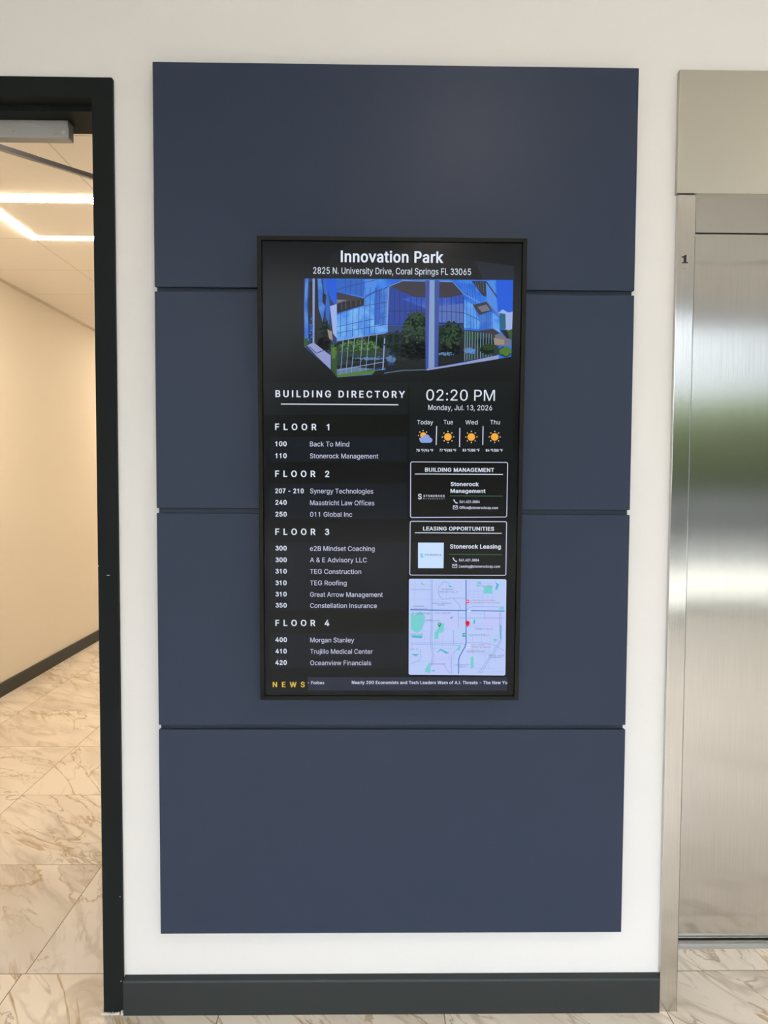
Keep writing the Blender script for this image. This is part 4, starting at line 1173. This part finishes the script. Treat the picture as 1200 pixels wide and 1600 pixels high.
line('mapr', 1.0, [(911,1415),(914,1466)])
line('mapr', 1.0, [(921,1465),(921,1515)])
line('mapr', 1.0, [(933,1647),(935,1712)])
line('mapr', 1.0, [(935,1465),(934,1536)])
line('mapr', 1.0, [(951,1703),(951,1797)])
line('mapr', 1.0, [(967,1703),(967,1802)])
line('mapr', 1.0, [(972,1647),(973,1724)])
line('mapr', 1.0, [(979,1465),(977,1502)])
line('mapr', 1.0, [(994,1703),(997,1774)])
line('mapr', 1.0, [(1006,1647),(1009,1729)])
line('mapr', 1.0, [(1009,1556),(1011,1631)])
line('mapr', 1.0, [(1020,1647),(1020,1696)])
line('mapr2', 2.2, [(714,1411),(717,1597),(715,1688),(723,1734),(719,1780),(707,1821)])
line('mapr2', 2.2, [(720,1411),(722,1597),(721,1688),(729,1734),(724,1780)])
line('mapr2', 2.2, [(628,1454),(715,1454)])
line('mapr2', 2.2, [(745,1466),(750,1441),(769,1418),(794,1426)])
line('mapr2', 2.2, [(745,1466),(760,1496),(805,1491),(865,1491)])
line('mapr2', 2.2, [(630,1686),(718,1686),(838,1688),(868,1691)])
line('mapr2', 2.2, [(630,1693),(728,1694),(843,1696)])
line('mapr2', 2.2, [(812,1627),(814,1691)])
line('mapr2', 2.2, [(834,1577),(946,1576),(1031,1577)])
line('mapr2', 2.2, [(833,1546),(834,1622)])
line('mapr2', 2.2, [(871,1536),(895,1526),(1030,1528)])
line('mapr2', 2.2, [(1011,1546),(1015,1673),(998,1703),(959,1765),(925,1816)])
line('mapr2', 2.2, [(1017,1546),(1021,1673),(1006,1703),(967,1765),(935,1818)])
line('mapr2', 2.2, [(873,1683),(948,1686),(998,1698),(1033,1719)])
line('mapr2', 2.2, [(807,1821),(807,1739),(833,1709)])
line('mapr2', 2.2, [(771,1775),(799,1821)])
line('mapr2', 2.2, [(810,1491),(835,1516),(843,1544)])
line('mapr2', 2.2, [(946,1546),(946,1582)])
line('mapr2', 2.2, [(677,1618),(692,1587),(716,1582)])
line('mapr2', 2.2, [(673,1714),(673,1760),(630,1778)])
line('mapm', 4.6, [(627,1541),(766,1543),(868,1544),(1031,1546)])
line('mapm', 4.6, [(864,1411),(868,1688),(863,1704),(841,1744),(837,1762),(837,1820)])
text('RUNNING', 761, 1455, 50, 5.9, 'mapx', 0, 0)
text('BROOK HILLS', 751, 1466, 78, 5.9, 'mapx', 0, 0)
text('CORAL SPRINGS', 719, 1516, 82, 5.9, 'mapx', 0, 0)
text('LAKES', 742, 1523, 33, 5.9, 'mapx', 0, 0)
text('COUNTRY', 639, 1529, 47, 5.9, 'mapx', 0, 0)
text('CLUB VILLAGE', 629, 1539, 70, 5.9, 'mapx', 0, 0)
text('CITY CENTER', 731, 1558, 69, 5.9, 'mapx', 0, 0)
text('FOREST HILLS', 906, 1627, 75, 5.9, 'mapx', 0, 0)
text('ROYAL LAND', 910, 1440, 66, 5.9, 'mapx', 0, 0)
text('RAMBLEWOOD', 873, 1725, 76, 5.9, 'mapx', 0, 0)
text('MAPLEWOOD', 714, 1781, 66, 5.9, 'mapx', 0, 0)
text('UNIVERSITY', 821, 1785, 62, 5.9, 'mapx', 0, 0)
text('DRIVE', 840, 1794, 27, 5.9, 'mapx', 0, 0)
text('ROYAL PALM', 969, 1743, 64, 5.9, 'mapx', 0, 0)
text('COMMUNITY', 970, 1751, 59, 5.9, 'mapx', 0, 0)
text('HILLS', 629, 1716, 29, 5.9, 'mapx', 0, 0)
text('STER CLUB', 628, 1650, 54, 5.9, 'mapx', 0, 0)
text('Coral Springs', 635, 1560, 77, 8.3, 'mapx', 0, 0)
text('Mullins Park', 697, 1591, 58, 5.7, 'mapx2', 0, 0)
text('La Quinta Inn & Suites', 883, 1502, 109, 6.2, 'mapx3', 0, 0)
text('by Wyndham Coral Springs', 883, 1512, 128, 6.2, 'mapx3', 0, 0)
text('Total Wine & More', 875, 1654, 91, 6.2, 'mapx2', 0, 0)
text('Doris Italian', 892, 1696, 60, 5.9, 'mapx3', 0, 0)
text('Market & Bakery', 892, 1706, 81, 5.9, 'mapx3', 0, 0)
poly('pink', [(864,1497),(878,1497),(879,1512),(864,1512)])
poly('paper', [(867,1502),(876,1502),(876,1506),(867,1506)])
poly('tealm', [(852,1642),(868,1642),(868,1658),(852,1658)])
poly('paper', [(856,1648),(864,1648),(864,1652),(856,1652)])
poly('paper', [(870,1692),(887,1692),(887,1708),(871,1708)])
line('pink', 2, [(872,1696),(876,1700),(885,1700)])
poly('paper', [(872,1542),(886,1542),(886,1549),(872,1549)])
disc('greend', 752, 1604, 7.2)
poly('greend', [(747,1607),(758,1607),(753,1619)])
disc('paper', 752, 1603, 3.2)
disc('red', 873, 1598, 9.9)
poly('red', [(865,1603),(883,1603),(874,1617)])
disc('redd', 873, 1598, 3.5)
line('paper', 2.5, [(625,1408),(1032,1409),(1036,1413),(1039,1823),(1035,1827),(627,1824),(623,1820),(621,1412),(625,1408)])
line('mapt', 4, [(1016,1607),(1017,1668)])
art('news_ticker')
poly('band', [(186,1837),(1048,1836),(1049,1896),(186,1896)])
text('NEWS', 35, 1881, 138, 23.2, 'gold', 1, 1)
text('- Forbes', 185, 1868, 72, 13.4, 'lilac', 1, 0)
text('Nearly 200 Economists and Tech Leaders Warn of A.I. Threats - The New Yo', 376, 1867, 674, 13.9, 'lilac', 1, 0)
flush()
